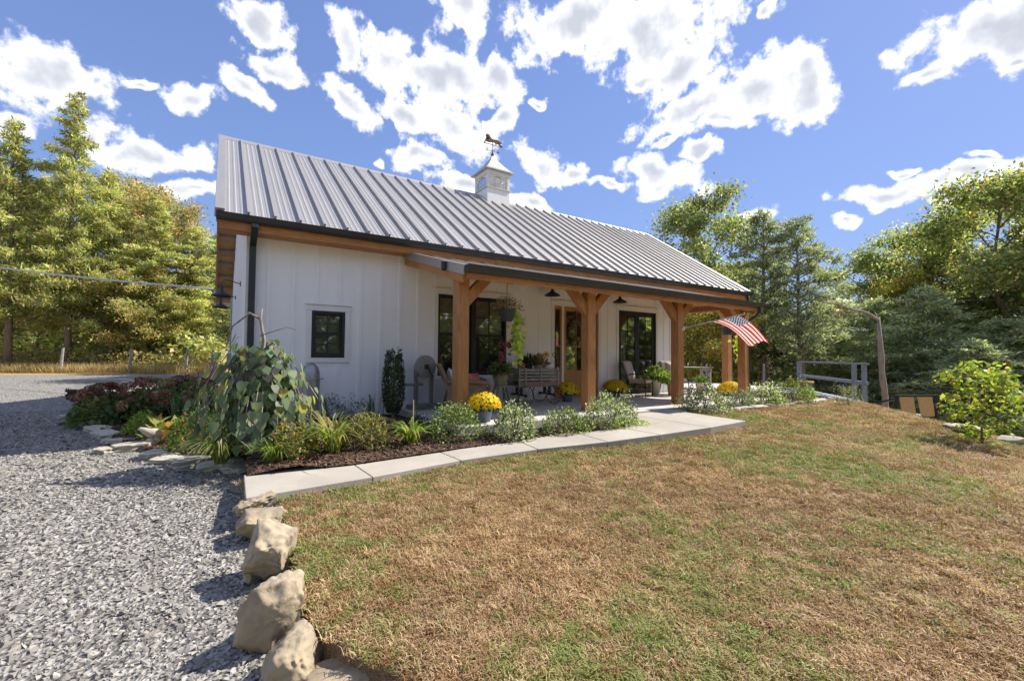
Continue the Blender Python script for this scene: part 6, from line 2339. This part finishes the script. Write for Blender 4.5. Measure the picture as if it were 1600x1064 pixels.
# fence along the wood
fpx = [(95, 583, 541), (203, 581, 545), (290, 580, 546), (331, 578, 548), (-30, 586, 538)]
fen = thing('wire_fence', 'old wire fence on pale weathered posts along the left wood', 'fence', place(150, 0, 25))
fpos = []
for u, vb, vt in sorted(fpx):
    q = place(u, 0, 24.3)
    d = q - fen.location
    fpos.append(d)
    lean = Vector((rng.uniform(-.14, .1), 0, 0))
    MB().tube([d + Vector((0, 0, -.1)), d + lean * .5 + Vector((0, 0, .75)), d + lean + Vector((0, 0, 1.42))], [.075, .07, .06], 7).build('fence_post', W_['greywood'], fen)
b = MB()
for h in (.3, .6, .9, 1.2):
    for a_, c_ in zip(fpos, fpos[1:]):
        b.tube([a_ + Vector((0, 0, h)), (a_ + c_) / 2 + Vector((0, 0, h - .03)), c_ + Vector((0, 0, h))], .004, 4)
b.build('wire', W_['rust'], fen)
# service cable to the house
a_, c_ = at_depth(-60, 411, 20), Vector((XL + .0, 8.8, zroof(8.8) - .08))
pts = [a_.lerp(c_, i / 14) + Vector((0, 0, -.08 * math.sin(PI * i / 14))) for i in range(15)]
t = MB().tube(pts, .022, 6).tube([p_ + Vector((0, 0, .03)) for p_ in pts], .012, 5).build('service_cable', W_['cable'], None, smooth=True)
tag(t, 'pale twisted electric service cable sagging to the gable', 'cable')

# deck with railing at the right
p0, p1 = hit(1352, 628, lambda x, y: -.12), hit(1246, 606, lambda x, y: -.12)
deck = thing('deck_ramp', 'blue-grey timber deck with plain railing at the right', 'deck', (p0.x, p0.y, 0))
dv = Vector((p1.x - p0.x, p1.y - p0.y, 0))
ln = dv.length
dv.normalize()
nv_ = Vector((dv.y, -dv.x, 0))
if nv_.dot(Vector((CX - p0.x, CY - p0.y, 0))) < 0:
    nv_ = -nv_
for k in range(int(ln / .15) + 2):
    c0 = dv * (k * .15 + .07)
    MB().bar(c0 + Vector((0, 0, -.12)), c0 + nv_ * 1.7 + Vector((0, 0, -.12)), .142, .04).build('deck_board', W_['deckpaint'], deck)
MB().bar(Vector((0, 0, -.25)) - dv * .02, dv * (ln + .2) + Vector((0, 0, -.25)), .05, .22).build('rim_joist', W_['deckpaint'], deck)
MB().bar(nv_ * 1.66 + Vector((0, 0, -.25)), nv_ * 1.66 + dv * (ln + .2) + Vector((0, 0, -.25)), .05, .22).build('rim_joist', W_['deckpaint'], deck)
for k in (0.02, .16, ln * .97, ln):
    c0 = dv * k - nv_ * (.05 if k > .1 else -.25)
    MB().bar(c0 + Vector((0, 0, -.6)), c0 + Vector((0, 0, .93)), .10, .10, dv).build('rail_post', W_['deckpaint'], deck)
for h in (.95, .40):
    MB().bar(-nv_ * .05 + Vector((0, 0, h)) - dv * .05, dv * (ln + .05) - nv_ * .05 + Vector((0, 0, h)), .10 if h > .5 else .05, .05 if h > .5 else .10).build('rail', W_['deckpaint'], deck)
# teal pot with orange rim
p = hit(1254, 608, lambda x, y: -.12)
t = thing('teal_pot', 'teal planter with an orange coir rim beside the deck', 'pot', (p.x - 2.5, p.y - 1.2, -.12))
MB().lathe([(0, 0), (.13, 0), (.22, .38), (.2, .38), (0, .3)], 16).build('pot', mat('teal_glaze', [(.10, .18, .13), (.15, .24, .18)], 6, .4), t)
MB().ring((0, 0, .40), .215, .04, 'z', 18, 8).build('coir_rim', mat('coir', [(.45, .24, .09), (.6, .36, .16)], 30, .95), t)
# trellis obelisk
p = Vector((15.6, -.9, -.1))
t = thing('wire_obelisk', 'rusty wire obelisk trellis right of the corner post', 'trellis', p)
b = MB()
for a in range(6):
    ca, sa = math.cos(a * PI / 3), math.sin(a * PI / 3)
    b.tube([(ca * .22, sa * .22, 0), (ca * .2, sa * .2, .8), (ca * .05, sa * .05, 1.3)], .008, 5)
b.build('upright', W_['rust'], t)
for h, r in ((.3, .215), (.7, .205), (1.0, .14), (1.25, .06)):
    MB().ring((0, 0, h), r, .007, 'z', 16, 5).build('hoop', W_['rust'], t)
# grey table in the bay
t = thing('patio_table', 'weathered grey wood table in the open bay behind the third post', 'table', (13.9, 1.0, -.004), .2)
for k in range(5):
    MB().box(-.45 + k * .18, -.28 + k * .18, -.75, .75, .72, .75).build('top_board', gw, t)
for sx in (-.38, .36):
    for sy in (-.65, .65):
        MB().box(sx - .035, sx + .035, sy - .035, sy + .035, 0, .72).build('leg', gw, t)
MB().box(-.42, .42, -.70, -.66, .62, .71).box(-.42, .42, .66, .70, .62, .71).build('apron', gw, t)
MB().bar((-.38, -.65, .1), (.36, -.65, .6), .04, .04).bar((.36, -.65, .1), (-.38, -.65, .6), .04, .04).build('cross_brace', gw, t)
# two-seat bench down the slope
p = hit(1428, 655, z_lawn)
r = ray(1432, 600)
q = Vector((CX, CY, CZ)) + r * (14.2 / (r.x * math.sin(YAW) + r.y * math.cos(YAW)))
t = thing('sling_bench', 'two-seat bench with tan sling backs seen from behind, below the lawn edge', 'bench', (q.x, q.y, z_lawn(q.x, q.y)), -YAW + .12)
zb_ = 0.98 - t.location.z - .35
top = .50 - t.location.z - .28 + .30
fr = W_['frame']
H_ = 1.1036 + (560 - 616) / CF * 14.2 - t.location.z
MB().box(-.72, .72, -.03, .03, H_ - .05, H_).build('top_rail', fr, t)
for sx in (-.70, .70):
    MB().box(sx - .04, sx + .04, -.04, .04, 0, H_ - .05).build('rear_leg', fr, t)
    MB().box(sx - .04, sx + .04, .75, .83, 0, H_ - .35).build('front_leg', fr, t)
    MB().bar((sx, 0, H_ - .10), (sx, .85, H_ - .38), .07, .05).build('arm', fr, t)
for sx in (-.34, .32):
    MB().prism([(sx - .30, H_ - .06), (sx + .22, H_ - .06), (sx + .30, H_ - .66), (sx - .17, H_ - .66)], 'xz', -.01, .012).build('sling', W_['sling'], t)
MB().box(-.68, .68, .05, .78, H_ - .72, H_ - .67).build('seat', W_['greywood'], t)
MB().box(-.68, .68, -.02, .02, H_ - .74, H_ - .68).build('lower_rail', fr, t)
# blue-grey fence posts behind the bay
for i, (u, lb) in enumerate([(1193, 'slim blue-grey post standing alone left of the deck'), (1104, 'slim dark post behind the patio table')]):
    q = place(u, 0, 20)
    t = thing('fence_post', lb, 'post', (q.x, q.y, z_base(q.x, q.y)))
    hh = .75 - t.location.z
    MB().tube([(0, 0, 0), (0, 0, hh)], .05, 8).build('shaft', W_['deckpaint'], t)
    MB().lathe([(.055, 0), (.055, .03), (0, .06)], 8, (0, 0, hh)).build('cap', W_['deckpaint'], t)
